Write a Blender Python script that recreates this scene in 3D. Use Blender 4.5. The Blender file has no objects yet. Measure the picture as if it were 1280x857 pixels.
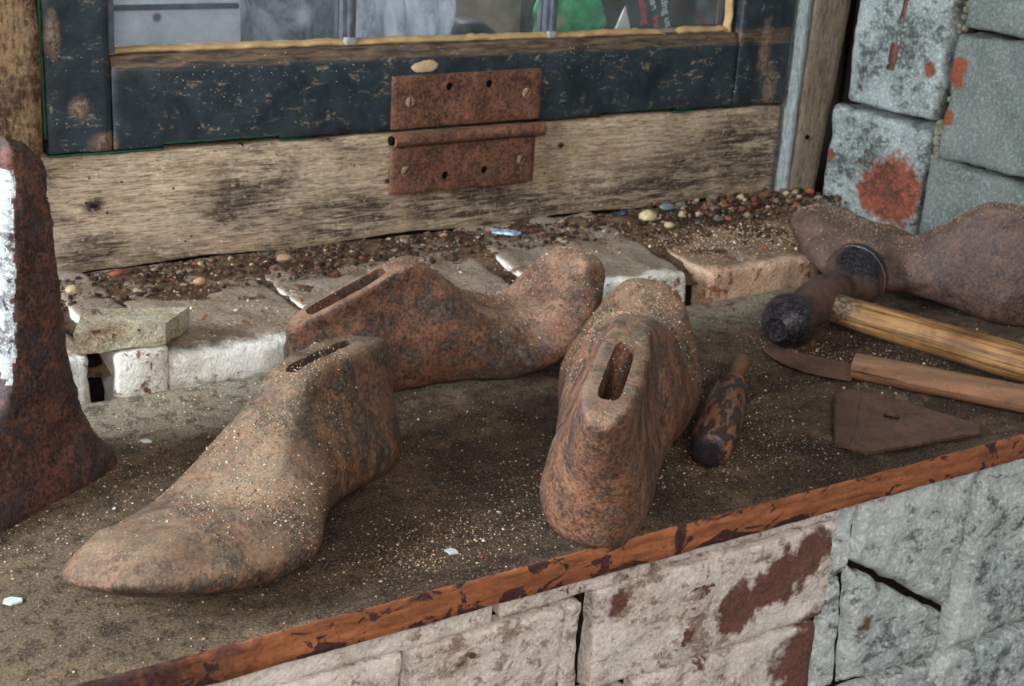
import bpy, bmesh, math, random
import numpy as np
from mathutils import Vector, Matrix, noise as mnoise

random.seed(7)
rng = np.random.default_rng(11)
scene = bpy.context.scene
COL = scene.collection

# ------------------------------------------------------------------ camera
cam_d = bpy.data.cameras.new('camera')
cam_d.sensor_width = 36.0
cam_d.lens = 50.85
cam_d.clip_start = 0.02
cam = bpy.data.objects.new('camera', cam_d)
COL.objects.link(cam)
cam.matrix_world = Matrix(((0.8402218, 0.14008525, -0.52383533, 0.0),
                           (-0.53885605, 0.32351488, -0.77779964, 0.0),
                           (0.06051026, 0.93579605, 0.34731004, 0.43),
                           (0, 0, 0, 1)))
cam_d.dof.use_dof = True
cam_d.dof.focus_distance = 0.88
cam_d.dof.aperture_fstop = 22.0
scene.camera = cam

# ------------------------------------------------------------------ world, lights, exposure
world = bpy.data.worlds.new('daylight')
scene.world = world
world.use_nodes = True
world.node_tree.nodes['Background'].inputs[0].default_value = (0.80, 0.90, 1.0, 1)
world.node_tree.nodes['Background'].inputs[1].default_value = 0.12

def area(name, loc, target, sx, sy, energy, col):
    l = bpy.data.lights.new(name, 'AREA')
    l.shape = 'RECTANGLE'; l.size = sx; l.size_y = sy
    l.energy = energy; l.color = col
    o = bpy.data.objects.new(name, l); COL.objects.link(o)
    o.location = loc
    o.rotation_euler = (Vector(target) - Vector(loc)).to_track_quat('-Z', 'Y').to_euler()
    return o

area('window_daylight', (0.45, 1.75, 1.25), (0.65, 0.85, 0.0), 0.6, 0.5, 72, (0.95, 0.96, 1.0))
area('side_window_daylight', (-1.15, 0.80, 0.70), (0.7, 0.8, 0.05), 0.6, 0.7, 44, (0.86, 0.93, 1.0))
area('added_room_fill', (-0.35, -0.85, 0.95), (0.6, 0.7, -0.05), 0.9, 0.7, 23, (1.0, 0.92, 0.85))  # added warm fill from front left, not a lamp in view

scene.view_settings.view_transform = 'Standard'
scene.view_settings.look = 'None'
scene.view_settings.gamma = 1.0
scene.view_settings.use_curve_mapping = False
scene.view_settings.exposure = 0.46

# ------------------------------------------------------------------ object helpers
def tag(o, label=None, cat=None, group=None, kind=None):
    if label: o['label'] = label
    if cat: o['category'] = cat
    if group: o['group'] = group
    if kind: o['kind'] = kind
    return o

def empty(name, loc, label=None, cat=None, group=None, kind=None):
    o = bpy.data.objects.new(name, None); COL.objects.link(o)
    o.empty_display_size = 0.02
    o.location = loc
    return tag(o, label, cat, group, kind)

def link_mesh(name, me, mats, parent=None, origin=None):
    """me has world coordinates; move its origin to the base and link it"""
    n = len(me.vertices)
    co = np.empty(n * 3); me.vertices.foreach_get('co', co); co = co.reshape(-1, 3)
    if origin is None:
        origin = ((co[:, 0].min() + co[:, 0].max()) / 2, (co[:, 1].min() + co[:, 1].max()) / 2, co[:, 2].min())
    origin = np.array(origin, float)
    me.vertices.foreach_set('co', (co - origin).ravel())
    for m in (mats if isinstance(mats, (list, tuple)) else [mats]): me.materials.append(m)
    o = bpy.data.objects.new(name, me); COL.objects.link(o)
    if parent is not None:
        o.parent = parent
        p = Vector(); q = parent
        while q is not None: p += q.location; q = q.parent
        o.location = Vector(origin) - p
    else:
        o.location = origin
    return o

def pymesh(name, verts, faces, mats, parent=None, smooth=True, angle=None, origin=None, fmat=None):
    me = bpy.data.meshes.new(name)
    me.from_pydata([tuple(map(float, v)) for v in verts], [], faces)
    me.update()
    if smooth: me.polygons.foreach_set('use_smooth', [True] * len(me.polygons))
    if smooth and angle: me.set_sharp_from_angle(angle=math.radians(angle))
    if fmat is not None: me.polygons.foreach_set('material_index', fmat)
    return link_mesh(name, me, mats, parent, origin)

def npmesh(name, verts, tris, mats, parent=None, fmat=None, smooth=False, origin=None):
    me = bpy.data.meshes.new(name)
    me.vertices.add(len(verts)); me.vertices.foreach_set('co', np.asarray(verts, np.float32).ravel())
    nt = len(tris); k = tris.shape[1]
    me.loops.add(nt * k); me.loops.foreach_set('vertex_index', tris.astype(np.int32).ravel())
    me.polygons.add(nt); me.polygons.foreach_set('loop_start', np.arange(0, nt * k, k, dtype=np.int32))
    if fmat is not None: me.polygons.foreach_set('material_index', fmat.astype(np.int32))
    if smooth: me.polygons.foreach_set('use_smooth', [True] * nt)
    me.update(calc_edges=True); me.validate()
    return link_mesh(name, me, mats, parent, origin)

def fbm(p, f, octv=3):
    v = 0.0; a = 1.0
    for i in range(octv):
        v += a * mnoise.noise((p[0] * f + 3.1 * i, p[1] * f - 1.7 * i, p[2] * f)); f *= 2.1; a *= 0.5
    return v

def rbox(name, x0, x1, y0, y1, z0, z1, mats, parent=None, step=0.008, r=0.002, amp=0.0, freq=40,
         octv=3, fn=None, origin=None, facemat=None, angle=50):
    """box with rounded edges, gridded, its skin pushed in and out by noise; fn maps points for taper / bend"""
    h = np.array([x1 - x0, y1 - y0, z1 - z0]) / 2; c = np.array([x0 + x1, y0 + y1, z0 + z1]) / 2
    r = min(r, h.min() * 0.95)
    n = np.maximum(2, np.round(2 * h / step)).astype(int)
    def lin(k):
        a = np.linspace(-h[k], h[k], n[k] + 1)
        if r > 0 and n[k] >= 4:
            a = np.concatenate([[-h[k], -h[k] + r * .35], a[(a > -h[k] + r * .8) & (a < h[k] - r * .8)], [h[k] - r * .35, h[k]]])
        return a
    g = [lin(k) for k in range(3)]; m = [len(a) - 1 for a in g]
    idx = {}; V = []; F = []
    def vid(i, j, k):
        key = (i, j, k)
        if key not in idx:
            p = np.array([g[0][i], g[1][j], g[2][k]])
            q = np.clip(p, -h + r, h - r); d = p - q; l = math.sqrt(d @ d)
            nn = d / l if l > 1e-9 else d
            if r > 0: p = q + nn * r
            p = p + c
            if amp: p = p + nn * amp * fbm(p, freq, octv)
            if fn: p = fn(p)
            idx[key] = len(V); V.append(tuple(p))
        return idx[key]
    for ax in range(3):
        a, b = [(1, 2), (2, 0), (0, 1)][ax]
        for side in (0, m[ax]):
            for i in range(m[a]):
                for j in range(m[b]):
                    q = []
                    for (u, v) in ((i, j), (i + 1, j), (i + 1, j + 1), (i, j + 1)):
                        t = [0, 0, 0]; t[ax] = side; t[a] = u; t[b] = v; q.append(vid(*t))
                    F.append(q if side else q[::-1])
    o = pymesh(name, V, F, mats, parent, True, angle, origin)
    if facemat:
        me = o.data
        for p in me.polygons: p.material_index = facemat(p.normal, p.center + o.location)
    return o

def lathe(name, prof, p0, axis, mats, parent=None, n=28, sq=(1, 1), bump=0.0, angle=45, origin=None, fmat=None, closed=True):
    """prof: list of (distance along axis, radius)"""
    ax = Vector(axis).normalized(); e1 = ax.cross(Vector((0, 0, 1))).normalized(); e2 = e1.cross(ax).normalized()
    V = []; F = []
    for (t, r) in prof:
        for k in range(n):
            a = 2 * math.pi * k / n
            p = Vector(p0) + ax * t + e1 * (r * sq[0] * math.cos(a)) + e2 * (r * sq[1] * math.sin(a))
            if bump and r > 1e-4:
                p += (e1 * math.cos(a) + e2 * math.sin(a)) * bump * min(1, r / .016) * fbm(p, 90, 3)
            V.append(tuple(p))
    for i in range(len(prof) - 1):
        for k in range(n):
            F.append([i * n + k, i * n + (k + 1) % n, (i + 1) * n + (k + 1) % n, (i + 1) * n + k])
    F.append(list(range(n))[::-1]); F.append([(len(prof) - 1) * n + k for k in range(n)])
    F = [f[::-1] for f in F]
    return pymesh(name, V, F, mats, parent, True, angle, origin)

def boolean_cut(o, cutter_mesh, cutter_loc):
    c = bpy.data.objects.new('cutter', cutter_mesh); COL.objects.link(c); c.location = cutter_loc
    md = o.modifiers.new('cut', 'BOOLEAN'); md.operation = 'DIFFERENCE'; md.object = c; md.solver = 'EXACT'
    dg = bpy.context.evaluated_depsgraph_get(); dg.update()
    me = bpy.data.meshes.new_from_object(o.evaluated_get(dg))
    o.modifiers.clear(); old = o.data; o.data = me; me.name = old.name
    bpy.data.objects.remove(c); 
    return o

# ------------------------------------------------------------------ material helpers
def lin(*rgb):
    out = []
    for v in rgb:
        v = v / 255.0
        out.append(v / 12.92 if v <= 0.04045 else ((v + 0.055) / 1.055) ** 2.4)
    return (out[0], out[1], out[2], 1.0)

class NT:
    def __init__(s, name, rough=0.85, spec=0.3):
        s.m = bpy.data.materials.new(name); s.m.use_nodes = True
        s.t = s.m.node_tree; s.b = s.t.nodes['Principled BSDF']
        s.b.inputs['Roughness'].default_value = rough
        s.b.inputs['Specular IOR Level'].default_value = spec
        s.geo = s.t.nodes.new('ShaderNodeNewGeometry')
        s.pos = s.geo.outputs['Position']
        s.bumps = None
    def l(s, a, b): s.t.links.new(a, b)
    def put(s, sock, v):
        if hasattr(v, 'is_output'): s.l(v, sock)
        else: sock.default_value = v
    def vec(s, scale, rot=(0, 0, 0), loc=(0, 0, 0), src=None):
        n = s.t.nodes.new('ShaderNodeMapping'); n.inputs['Scale'].default_value = scale
        n.inputs['Rotation'].default_value = rot; n.inputs['Location'].default_value = loc
        s.l(src or s.pos, n.inputs['Vector']); return n.outputs[0]
    def noise(s, scale, detail=6, rough=0.6, dist=0.0, v=None):
        n = s.t.nodes.new('ShaderNodeTexNoise'); n.inputs['Scale'].default_value = scale
        n.inputs['Detail'].default_value = detail; n.inputs['Roughness'].default_value = rough
        n.inputs['Distortion'].default_value = dist
        s.l(v or s.pos, n.inputs['Vector']); return n.outputs['Fac']
    def voro(s, scale, feature='F1', v=None, rnd=1.0, out='Distance'):
        n = s.t.nodes.new('ShaderNodeTexVoronoi'); n.feature = feature; n.inputs['Scale'].default_value = scale
        n.inputs['Randomness'].default_value = rnd
        s.l(v or s.pos, n.inputs['Vector']); return n.outputs[out]
    def wave(s, scale, dist, detail=3, dscale=1.5, v=None, dirn='X'):
        n = s.t.nodes.new('ShaderNodeTexWave'); n.bands_direction = dirn
        n.inputs['Scale'].default_value = scale; n.inputs['Distortion'].default_value = dist
        n.inputs['Detail'].default_value = detail; n.inputs['Detail Scale'].default_value = dscale
        s.l(v or s.pos, n.inputs['Vector']); return n.outputs['Fac']
    def ramp(s, fac, *st):
        n = s.t.nodes.new('ShaderNodeValToRGB'); e = n.color_ramp.elements
        while len(e) < len(st): e.new(0.5)
        for k, (p, c) in enumerate(st):
            e[k].position = p; e[k].color = c if not isinstance(c, (int, float)) else (c, c, c, 1)
        s.l(fac, n.inputs[0]); return n.outputs[0]
    def step(s, fac, a, b):
        return s.ramp(fac, (a, 0.0), (b, 1.0)) if a < b else s.ramp(fac, (b, 1.0), (a, 0.0))
    def mix(s, fac, a, b, mode='MIX'):
        n = s.t.nodes.new('ShaderNodeMix'); n.data_type = 'RGBA'; n.blend_type = mode
        s.put(n.inputs[0], fac); s.put(n.inputs[6], a); s.put(n.inputs[7], b); return n.outputs[2]
    def math(s, op, a, b=0.0, clamp=False):
        n = s.t.nodes.new('ShaderNodeMath'); n.operation = op; n.use_clamp = clamp
        s.put(n.inputs[0], a); s.put(n.inputs[1], b); return n.outputs[0]
    def mul(s, a, b): return s.math('MULTIPLY', a, b)
    def add(s, a, b): return s.math('ADD', a, b)
    def sub(s, a, b): return s.math('SUBTRACT', a, b)
    def blob(s, c, rad, soft=0.6, wob=0.5, wscale=60, stretch=(1, 1, 1)):
        """mask of one stain around world point c, its outline broken up by noise"""
        n = s.t.nodes.new('ShaderNodeMapping'); n.vector_type = 'POINT'
        n.inputs['Location'].default_value = tuple(-c[i] * stretch[i] for i in range(3)); n.inputs['Scale'].default_value = stretch
        s.l(s.pos, n.inputs['Vector'])
        L = s.t.nodes.new('ShaderNodeVectorMath'); L.operation = 'LENGTH'; s.l(n.outputs[0], L.inputs[0])
        d = s.math('DIVIDE', L.outputs['Value'], rad)
        d = s.add(d, s.mul(s.sub(s.noise(wscale, 5, 0.65), 0.5), wob * 2))
        return s.ramp(d, (max(0.0, 1 - soft) * 0.999, 1.0), (1.0, 0.0))
    def up(s, a=0.3, b=0.9):
        n = s.t.nodes.new('ShaderNodeSeparateXYZ'); s.l(s.geo.outputs['Normal'], n.inputs[0])
        return s.step(n.outputs[2], a, b)
    def axis(s, k):
        n = s.t.nodes.new('ShaderNodeSeparateXYZ'); s.l(s.pos, n.inputs[0]); return n.outputs[k]
    def bump(s, h, strength=0.5, dist=0.001):
        n = s.t.nodes.new('ShaderNodeBump'); n.inputs['Strength'].default_value = strength
        n.inputs['Distance'].default_value = dist; s.l(h, n.inputs['Height'])
        if s.bumps: s.l(s.bumps, n.inputs['Normal'])
        s.bumps = n.outputs[0]; s.l(s.bumps, s.b.inputs['Normal'])
    def col(s, c): s.put(s.b.inputs['Base Color'], c); return s.m

def plain(name, rgb, rough=0.8, spec=0.3, var=0.25, scale=300):
    n = NT(name, rough, spec)
    a = lin(*rgb); k = 1 - var
    c = n.ramp(n.noise(scale, 3), (0.3, (a[0] * k, a[1] * k, a[2] * k, 1)), (0.7, a))
    return n.col(c)

def rust(name, base, dark, light, dustc, dust=0.6, darkamt=0.5, seed=0.0, rough=0.58, spec=0.5, streak=None, pit=1.15, crust=0.0, worn=()):
    n = NT(name, rough, spec)
    v = n.vec((1, 1, 1), loc=(seed, seed * 0.7, -seed))
    fine = n.noise(420, 6, 0.75, 0.3, v)
    mid = n.noise(70, 7, 0.68, 0.6, v)
    big = n.noise(22, 5, 0.6, 0.8, v)
    c = n.mix(n.step(mid, 0.40, 0.60), lin(*[x * .82 for x in base]), lin(*light))
    c = n.mix(n.mul(n.step(big, 0.54, 0.40), 0.45), c, lin(*[x * .6 for x in base]))
    c = n.mix(n.mul(n.step(fine, 0.50, 0.60), 0.6), c, lin(*[min(255, x * 1.12) for x in light]))
    c = n.mix(n.mul(n.step(fine, 0.485, 0.39), 0.75), c, lin(*[x * 0.45 for x in base]))
    sv = n.vec((1, 1, 1), loc=(seed + 4, 0, 0)) if streak is None else n.vec(streak, loc=(seed + 4, 0, 0))
    dk = n.noise(48, 8, 0.72, 1.0, sv)
    lo = 0.60 - 0.16 * darkamt
    dmask = n.mul(n.step(dk, lo, lo + 0.06), n.step(big, 0.40, 0.50))
    c = n.mix(n.mul(dmask, 0.85), c, n.mix(n.step(fine, .4, .6), lin(*dark), lin(*[min(255, x * 1.5 + 8) for x in dark])))
    if crust:
        cr = n.noise(24, 9, 0.74, 0.15, n.vec((1, 1, 1), loc=(seed * 2 + 1, 3, seed)))
        cm = n.mul(n.step(cr, 0.60 - .09 * crust, 0.63 - .09 * crust), n.step(n.noise(190, 6, .7, .5), .36, .46))
        c = n.mix(n.mul(cm, .8), c, n.mix(n.step(n.noise(300, 5, .75), .42, .6), lin(46, 42, 39), lin(112, 102, 90)))
        n.bump(n.mul(cm, n.add(.5, n.noise(240, 5, .8))), 0.8, 0.0022)
    du = n.mul(n.up(0.25, 0.95), n.step(n.noise(30, 6, 0.7, 0.4, v), 0.38, 0.62))
    du = n.mul(n.add(n.mul(du, 0.8), n.mul(n.up(0.4, 1.0), 0.25)), dust)
    c = n.mix(du, c, n.mix(n.step(n.noise(700, 4, .7), 0.4, 0.6), lin(*dustc), lin(*[min(255, x * 1.32) for x in dustc])))
    for (ctr, rad, k) in worn:
        c = n.mix(n.mul(n.blob(ctr, rad, .9, .3, 80), k), c, lin(206, 184, 164))
    n.put(n.b.inputs['Roughness'], n.ramp(n.add(n.mul(mid, 0.6), n.mul(du, 0.5)), (0.2, rough - 0.2), (0.75, 0.95)))
    n.bump(dk, 0.5 * pit, 0.0025)
    n.bump(n.add(n.mul(mid, 0.6), n.mul(fine, 0.4)), pit, 0.0012)
    return n.col(c)

def painted_brick(name, paint, paint2, brick, dirt, brickamt=0.35, dirtamt=0.4, seed=0.0, blobs=(), sc=1.0, bumpk=1.0, topdust=None):
    n = NT(name, 0.9, 0.2)
    v = n.vec((1, 1, 1), loc=(seed, -seed, seed * 1.3))
    a = n.noise(55 * sc, 8, 0.68, 0.5, v); f = n.noise(380 * sc, 6, 0.75, 0.2, v); b = n.noise(18 * sc, 5, 0.6, 0.3, v)
    c = n.mix(n.step(b, 0.35, 0.65), lin(*paint), lin(*paint2))
    c = n.mix(n.mul(n.step(f, 0.47, 0.38), 0.35), c, lin(*[x * 0.7 for x in paint]))
    c = n.mix(n.mul(n.step(f, 0.51, 0.60), 0.65), c, lin(*[min(255, x * 1.2 + 12) for x in paint]))
    br = n.mix(n.step(f, 0.35, 0.65), lin(*[x * 0.65 for x in brick]), lin(*brick))
    m = n.step(n.add(a, n.mul(n.sub(b, 0.5), 0.5)), 0.70 - brickamt * 0.25, 0.73 - brickamt * 0.25)
    for (ctr, rad, wob) in blobs:
        m = n.math('MAXIMUM', m, n.blob(ctr, rad, 0.25, wob, 70))
    c = n.mix(n.mul(m, 0.92), c, br)
    d = n.noise(80 * sc, 9, 0.8, 0.25, n.vec((1, 1, 1.4), loc=(seed + 7, 2, 1)))
    dm = n.step(n.add(n.mul(d, .75), n.mul(b, .25)), 0.64 - dirtamt * 0.2, 0.69 - dirtamt * 0.2)
    c = n.mix(n.mul(dm, 0.72), c, n.mix(n.step(f, .4, .65), lin(*dirt), lin(*[min(255, x * 1.35) for x in dirt])))
    if topdust:
        y = n.add(n.axis(1), n.mul(n.sub(n.noise(60, 6, .7), .5), .05))
        tm = n.mul(n.up(.55, .95), n.step(y, .990, 1.024))
        c = n.mix(n.mul(tm, .85), c, n.mix(n.step(n.noise(320, 6, .75), .38, .64), lin(*[x * .66 for x in topdust]), lin(*[min(255, x * 1.16) for x in topdust])))
    n.bump(n.sub(n.add(a, n.mul(n.noise(30 * sc, 7, .6, 1.5, v), .8)), n.mul(m, 0.25)), 0.8 * bumpk, 0.006)
    n.bump(n.sub(f, n.mul(dm, 0.5)), 0.6 * bumpk, 0.0010)
    return n.col(c)

# ------------------------------------------------------------------ materials
def m_board_top():
    n = NT('dusty_board_top', 0.9, 0.2)
    g = n.noise(9, 7, 0.65, 0.6, n.vec((1.2, 7, 7))); b = n.noise(9, 6, 0.6, 0.5); f = n.noise(520, 5, 0.8); m2 = n.noise(85, 7, 0.7, 0.5)
    c = n.mix(n.step(b, 0.35, 0.62), lin(52, 40, 33), lin(98, 80, 64))
    c = n.mix(n.mul(n.step(g, 0.5, 0.36), 0.6), c, lin(36, 27, 24))
    # brighter light along the back painted as pale dust; dust drift at near left
    y = n.axis(1)
    wob = n.mul(n.sub(n.noise(14, 5), 0.5), 0.10)
    c = n.mix(n.mul(n.step(n.add(y, wob), 0.88, 0.955), 0.75), c, n.mix(n.step(f, .4, .6), lin(146, 142, 122), lin(186, 182, 162)))
    c = n.mix(n.mul(n.step(n.add(n.axis(0), n.mul(wob, 1.5)), 0.36, 0.16), 0.55), c, lin(142, 126, 102))
    c = n.mix(n.mul(n.step(n.noise(20, 6, .65, .5, n.vec((1, 1, 1), loc=(5, 5, 0))), .54, .64), .6), c, lin(132, 112, 88))
    c = n.mix(n.mul(n.step(m2, 0.50, 0.42), 0.6), c, lin(32, 26, 24))
    c = n.mix(n.mul(n.step(f, 0.53, 0.62), 0.55), c, lin(150, 132, 110))
    c = n.mix(n.mul(n.step(f, 0.48, 0.40), 0.65), c, lin(30, 24, 22))
    sp = n.voro(900)
    c = n.mix(n.mul(n.step(sp, 0.16, 0.10), n.step(n.noise(40, 4), 0.42, 0.6)), c, lin(214, 202, 180))
    n.bump(g, 0.4, 0.002); n.bump(n.add(f, n.mul(m2, 1.4)), 0.8, 0.0010)
    return n.col(c)

def m_board_edge():
    n = NT('chipped_orange_edge_paint', 0.55, 0.45)
    g = n.noise(26, 7, 0.7, 0.4, n.vec((1, 6, 6))); f = n.noise(350, 5, 0.7)
    c = n.mix(n.step(g, 0.35, 0.65), lin(116, 70, 45), lin(180, 114, 76))
    c = n.mix(n.mul(n.step(f, 0.5, 0.3), 0.5), c, lin(84, 40, 24))
    d = n.noise(30, 7, 0.6, 1.4, n.vec((1.0, 2, 1.8), rot=(0, 0.7, 0)))
    z = n.axis(2)
    chip = n.step(n.add(d, n.mul(n.add(n.math('ABSOLUTE', n.add(z, 0.010)), -0.004), 9.0)), 0.575, 0.60)
    # wear is heavier towards the near left end
    lef = n.step(n.add(n.axis(0), n.mul(n.sub(n.noise(60, 5, .6, 1.), .5), .22)), 0.29, 0.20)
    chip = n.math('MAXIMUM', chip, lef)
    chip = n.math('MAXIMUM', chip, n.blob((0.568, 0.632, -0.010), 0.0055, 0.3, 0.35, 90, (1, 1, 0.45)))
    c = n.mix(n.mul(chip, 0.93), c, n.mix(n.step(f, .4, .6), lin(40, 27, 32), lin(70, 46, 50)))
    n.bump(n.sub(n.mul(g, .5), n.mul(chip, 0.8)), 0.7, 0.0008); n.bump(f, .4, .0005)
    return n.col(c)

def m_weathered_timber(name, along=(1, 14, 14), pale=(178, 154, 122), midc=(122, 92, 64), dark=(46, 36, 33), seed=0.0, knots=(), dk=0.5, worm=True, paleblobs=(), darkblobs=()):
    n = NT(name, 0.88, 0.2)
    v = n.vec(along, loc=(seed, seed, seed))
    g = n.noise(16, 9, 0.72, 0.7, v); gf = n.noise(70, 6, 0.75, 0.3, v)
    b = n.noise(13, 6, 0.62, 0.6, n.vec((0.8, 1.6, 1.6), loc=(seed, 1, 2)))
    c = n.mix(n.step(g, 0.3, 0.7), lin(*midc), lin(*pale))
    c = n.mix(n.mul(n.step(gf, 0.50, 0.41), 0.75), c, lin(*[x * 0.5 for x in midc]))
    t = 0.60 - dk * 0.2
    dm = n.step(n.add(n.mul(b, 0.55), n.mul(g, 0.45)), t, t + 0.10)
    for (ctr, rad, st) in darkblobs:
        dm = n.math('MAXIMUM', dm, n.mul(n.blob(ctr, rad, 0.55, 0.5, 45, st), n.step(n.add(n.mul(g, .7), n.mul(gf, .3)), .60, .47)))
    for (ctr, rad, st) in paleblobs:
        dm = n.math('MULTIPLY', dm, n.math('SUBTRACT', 1.0, n.blob(ctr, rad, 0.7, 0.4, 40, st)))
    c = n.mix(n.mul(dm, 0.92), c, n.mix(n.step(gf, .42, .62), lin(*dark), lin(*[x * 1.8 for x in dark])))
    for (ctr, rad) in knots:
        k = n.blob(ctr, rad, 0.5, 0.35, 90, (1, 0.2, 1.6)); c = n.mix(n.mul(k, .9), c, lin(52, 34, 24))
        k = n.blob(ctr, rad * .4, 0.5, 0.3, 150, (1, 0.2, 1.6)); c = n.mix(k, c, lin(24, 17, 14))
    fl = n.noise(240, 6, .75); c = n.mix(n.mul(n.step(fl, .56, .72), .5), c, lin(*[min(255, x * 1.2) for x in pale]))
    if worm:
        w = n.voro(75, v=n.vec((1, 0.02, 1)))
        wm = n.mul(n.step(w, 0.085, 0.06), n.step(n.noise(17, 2), 0.44, 0.5))
        c = n.mix(wm, c, lin(16, 12, 11))
        n.bump(n.math('SUBTRACT', 1.0, wm), 0.8, 0.002)
    n.bump(g, 0.7, 0.0022); n.bump(gf, 0.6, 0.0008)
    return n.col(c)

def m_sash():
    n = NT('dark_blue_sash_paint', 0.5, 0.45)
    b = n.noise(24, 6, .65, .5); f = n.noise(260, 6, .75); g = n.noise(30, 7, .7, .4, n.vec((1, 8, 8)))
    c = n.mix(n.step(b, .35, .65), lin(24, 32, 38), lin(46, 59, 66))
    c = n.mix(n.mul(n.step(f, .5, .3), .5), c, lin(15, 18, 23))
    w = n.noise(90, 8, .78, 1.0, n.vec((.7, 1.5, 1.5)))
    wm = n.mul(n.step(w, .57, .61), n.step(b, .42, .56))
    c = n.mix(n.mul(wm, .8), c, n.mix(n.step(f, .4, .6), lin(96, 74, 56), lin(182, 160, 130)))
    # bare worn wood low on the left stile and along the top arris of the bottom rail
    z = n.axis(2)
    top = n.mul(n.step(n.add(z, n.mul(n.sub(g, .5), .012)), .2045, .2075), n.step(z, .2200, .2175))
    top = n.mul(top, n.step(n.axis(0), .378, .386))
    top = n.mul(top, n.step(n.axis(0), 1.066, 1.050))
    c = n.mix(n.mul(top, .85), c, n.mix(n.step(g, .4, .6), lin(52, 42, 36), lin(118, 96, 74)))
    for ctr, rad, st in (((.372, 1.18, .142), .014, (1, .2, 1)), ((.333, 1.18, .235), .012, (1.5, .2, .5)), ((.352, 1.18, .175), .010, (1, .2, .8)), ((1.118, 1.18, .155), .018, (1.4, .2, .6)), ((1.105, 1.18, .20), .02, (1.8, .2, .5))):
        k = n.blob(ctr, rad, .5, .7, 130, st)
        c = n.mix(n.mul(k, .75), c, n.mix(n.step(f, .4, .6), lin(72, 50, 40), lin(150, 130, 108)))
    sp = n.voro(240, v=n.vec((1, .1, 1))); c = n.mix(n.mul(n.step(sp, .13, .09), n.step(n.noise(30, 3), .52, .6)), c, lin(196, 186, 168))
    n.bump(n.add(n.mul(g, .6), n.mul(wm, -.5)), .5, .0010); n.bump(f, .35, .0005)
    return n.col(c)

def m_glass():
    n = NT('dirty_window_glass', 0.1)
    t = n.t; t.nodes.remove(n.b)
    tr = t.nodes.new('ShaderNodeBsdfTransparent'); tr.inputs[0].default_value = (0.965, 0.975, 0.98, 1)
    gl = t.nodes.new('ShaderNodeBsdfGlossy'); gl.inputs['Roughness'].default_value = 0.08
    df = t.nodes.new('ShaderNodeBsdfDiffuse'); df.inputs[0].default_value = lin(150, 162, 172)
    fr = t.nodes.new('ShaderNodeFresnel'); fr.inputs[0].default_value = 1.5
    m1 = t.nodes.new('ShaderNodeMixShader'); m2 = t.nodes.new('ShaderNodeMixShader')
    n.l(fr.outputs[0], m1.inputs[0]); n.l(tr.outputs[0], m1.inputs[1]); n.l(gl.outputs[0], m1.inputs[2])
    film = n.ramp(n.add(n.mul(n.noise(26, 7, .72, .8), .8), n.mul(n.noise(240, 5, .75), .25)), (.42, .01), (.70, .16))
    n.l(film, m2.inputs[0]); n.l(m1.outputs[0], m2.inputs[1]); n.l(df.outputs[0], m2.inputs[2])
    n.l(m2.outputs[0], t.nodes['Material Output'].inputs[0])
    return n.m

def m_ash_handle():
    n = NT('ash_handle_wood', 0.6, 0.35)
    # grain along the handle axis (object coordinates are turned so that x runs along it)
    v = n.vec((1, 1, 1), rot=(0, 0, math.radians(72.0)))
    vs = n.vec((7, 360, 360), src=v)
    g = n.noise(1.0, 8, .72, .5, vs); f = n.noise(2.6, 5, .7, 0, vs); b = n.noise(26, 5, .6, .5)
    c = n.mix(n.step(b, .35, .65), lin(122, 86, 48), lin(172, 132, 84))
    c = n.mix(n.mul(n.step(g, .54, .42), .85), c, lin(74, 46, 26))
    c = n.mix(n.mul(n.step(f, .46, .36), .85), c, lin(30, 20, 14))
    k = n.blob((.928, .862, .024), .034, .4, .7, 70); c = n.mix(n.mul(k, .8), c, n.mix(n.step(n.noise(300, 4), .45, .6), lin(36, 34, 34), lin(120, 104, 84)))
    n.bump(g, .5, .0008)
    return n.col(c)

def m_old_handle(name, a, b_, dark, rotz, seed=0):
    n = NT(name, .7, .3)
    v = n.vec((1, 1, 1), rot=(0, 0, rotz)); vs = n.vec((4, 120, 120), loc=(seed, seed, 0), src=v)
    g = n.noise(1, 8, .72, .5, vs); b = n.noise(42, 6, .65, .5); f = n.noise(400, 5, .7)
    c = n.mix(n.step(g, .35, .65), lin(*a), lin(*b_))
    c = n.mix(n.mul(n.step(b, .56, .66), .8), c, lin(*dark))
    c = n.mix(n.mul(n.step(f, .58, .72), .4), c, lin(172, 146, 118))
    c = n.mix(n.mul(n.up(.5, 1), .25), c, lin(150, 128, 104))
    n.bump(g, .5, .0008)
    return n.col(c)

def m_turned():
    n = NT('black_flaked_turned_wood', .45, .5)
    b = n.noise(150, 6, .6, .9, n.vec((1, 1, 1), rot=(0, 0, math.radians(-45)))); f = n.noise(500, 5, .7)
    vs = n.vec((50, 170, 170), src=n.vec((1, 1, 1), rot=(0, 0, math.radians(-42))))
    pch = n.noise(1.0, 5, .55, .3, vs)
    c = n.mix(n.step(b, .35, .65), lin(110, 68, 44), lin(156, 104, 72))
    c = n.mix(n.mul(n.step(f, .5, .32), .6), c, lin(66, 40, 28))
    c = n.mix(n.mul(n.step(pch, .46, .50), .92), c, n.mix(n.step(f, .4, .6), lin(22, 22, 25), lin(48, 48, 50)))
    k = n.blob((.625, .690, .012), .022, .3, .3, 120); c = n.mix(n.mul(k, .95), c, lin(20, 21, 26))
    n.bump(n.add(pch, n.mul(f, .3)), .6, .0008)
    return n.col(c)

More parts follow.
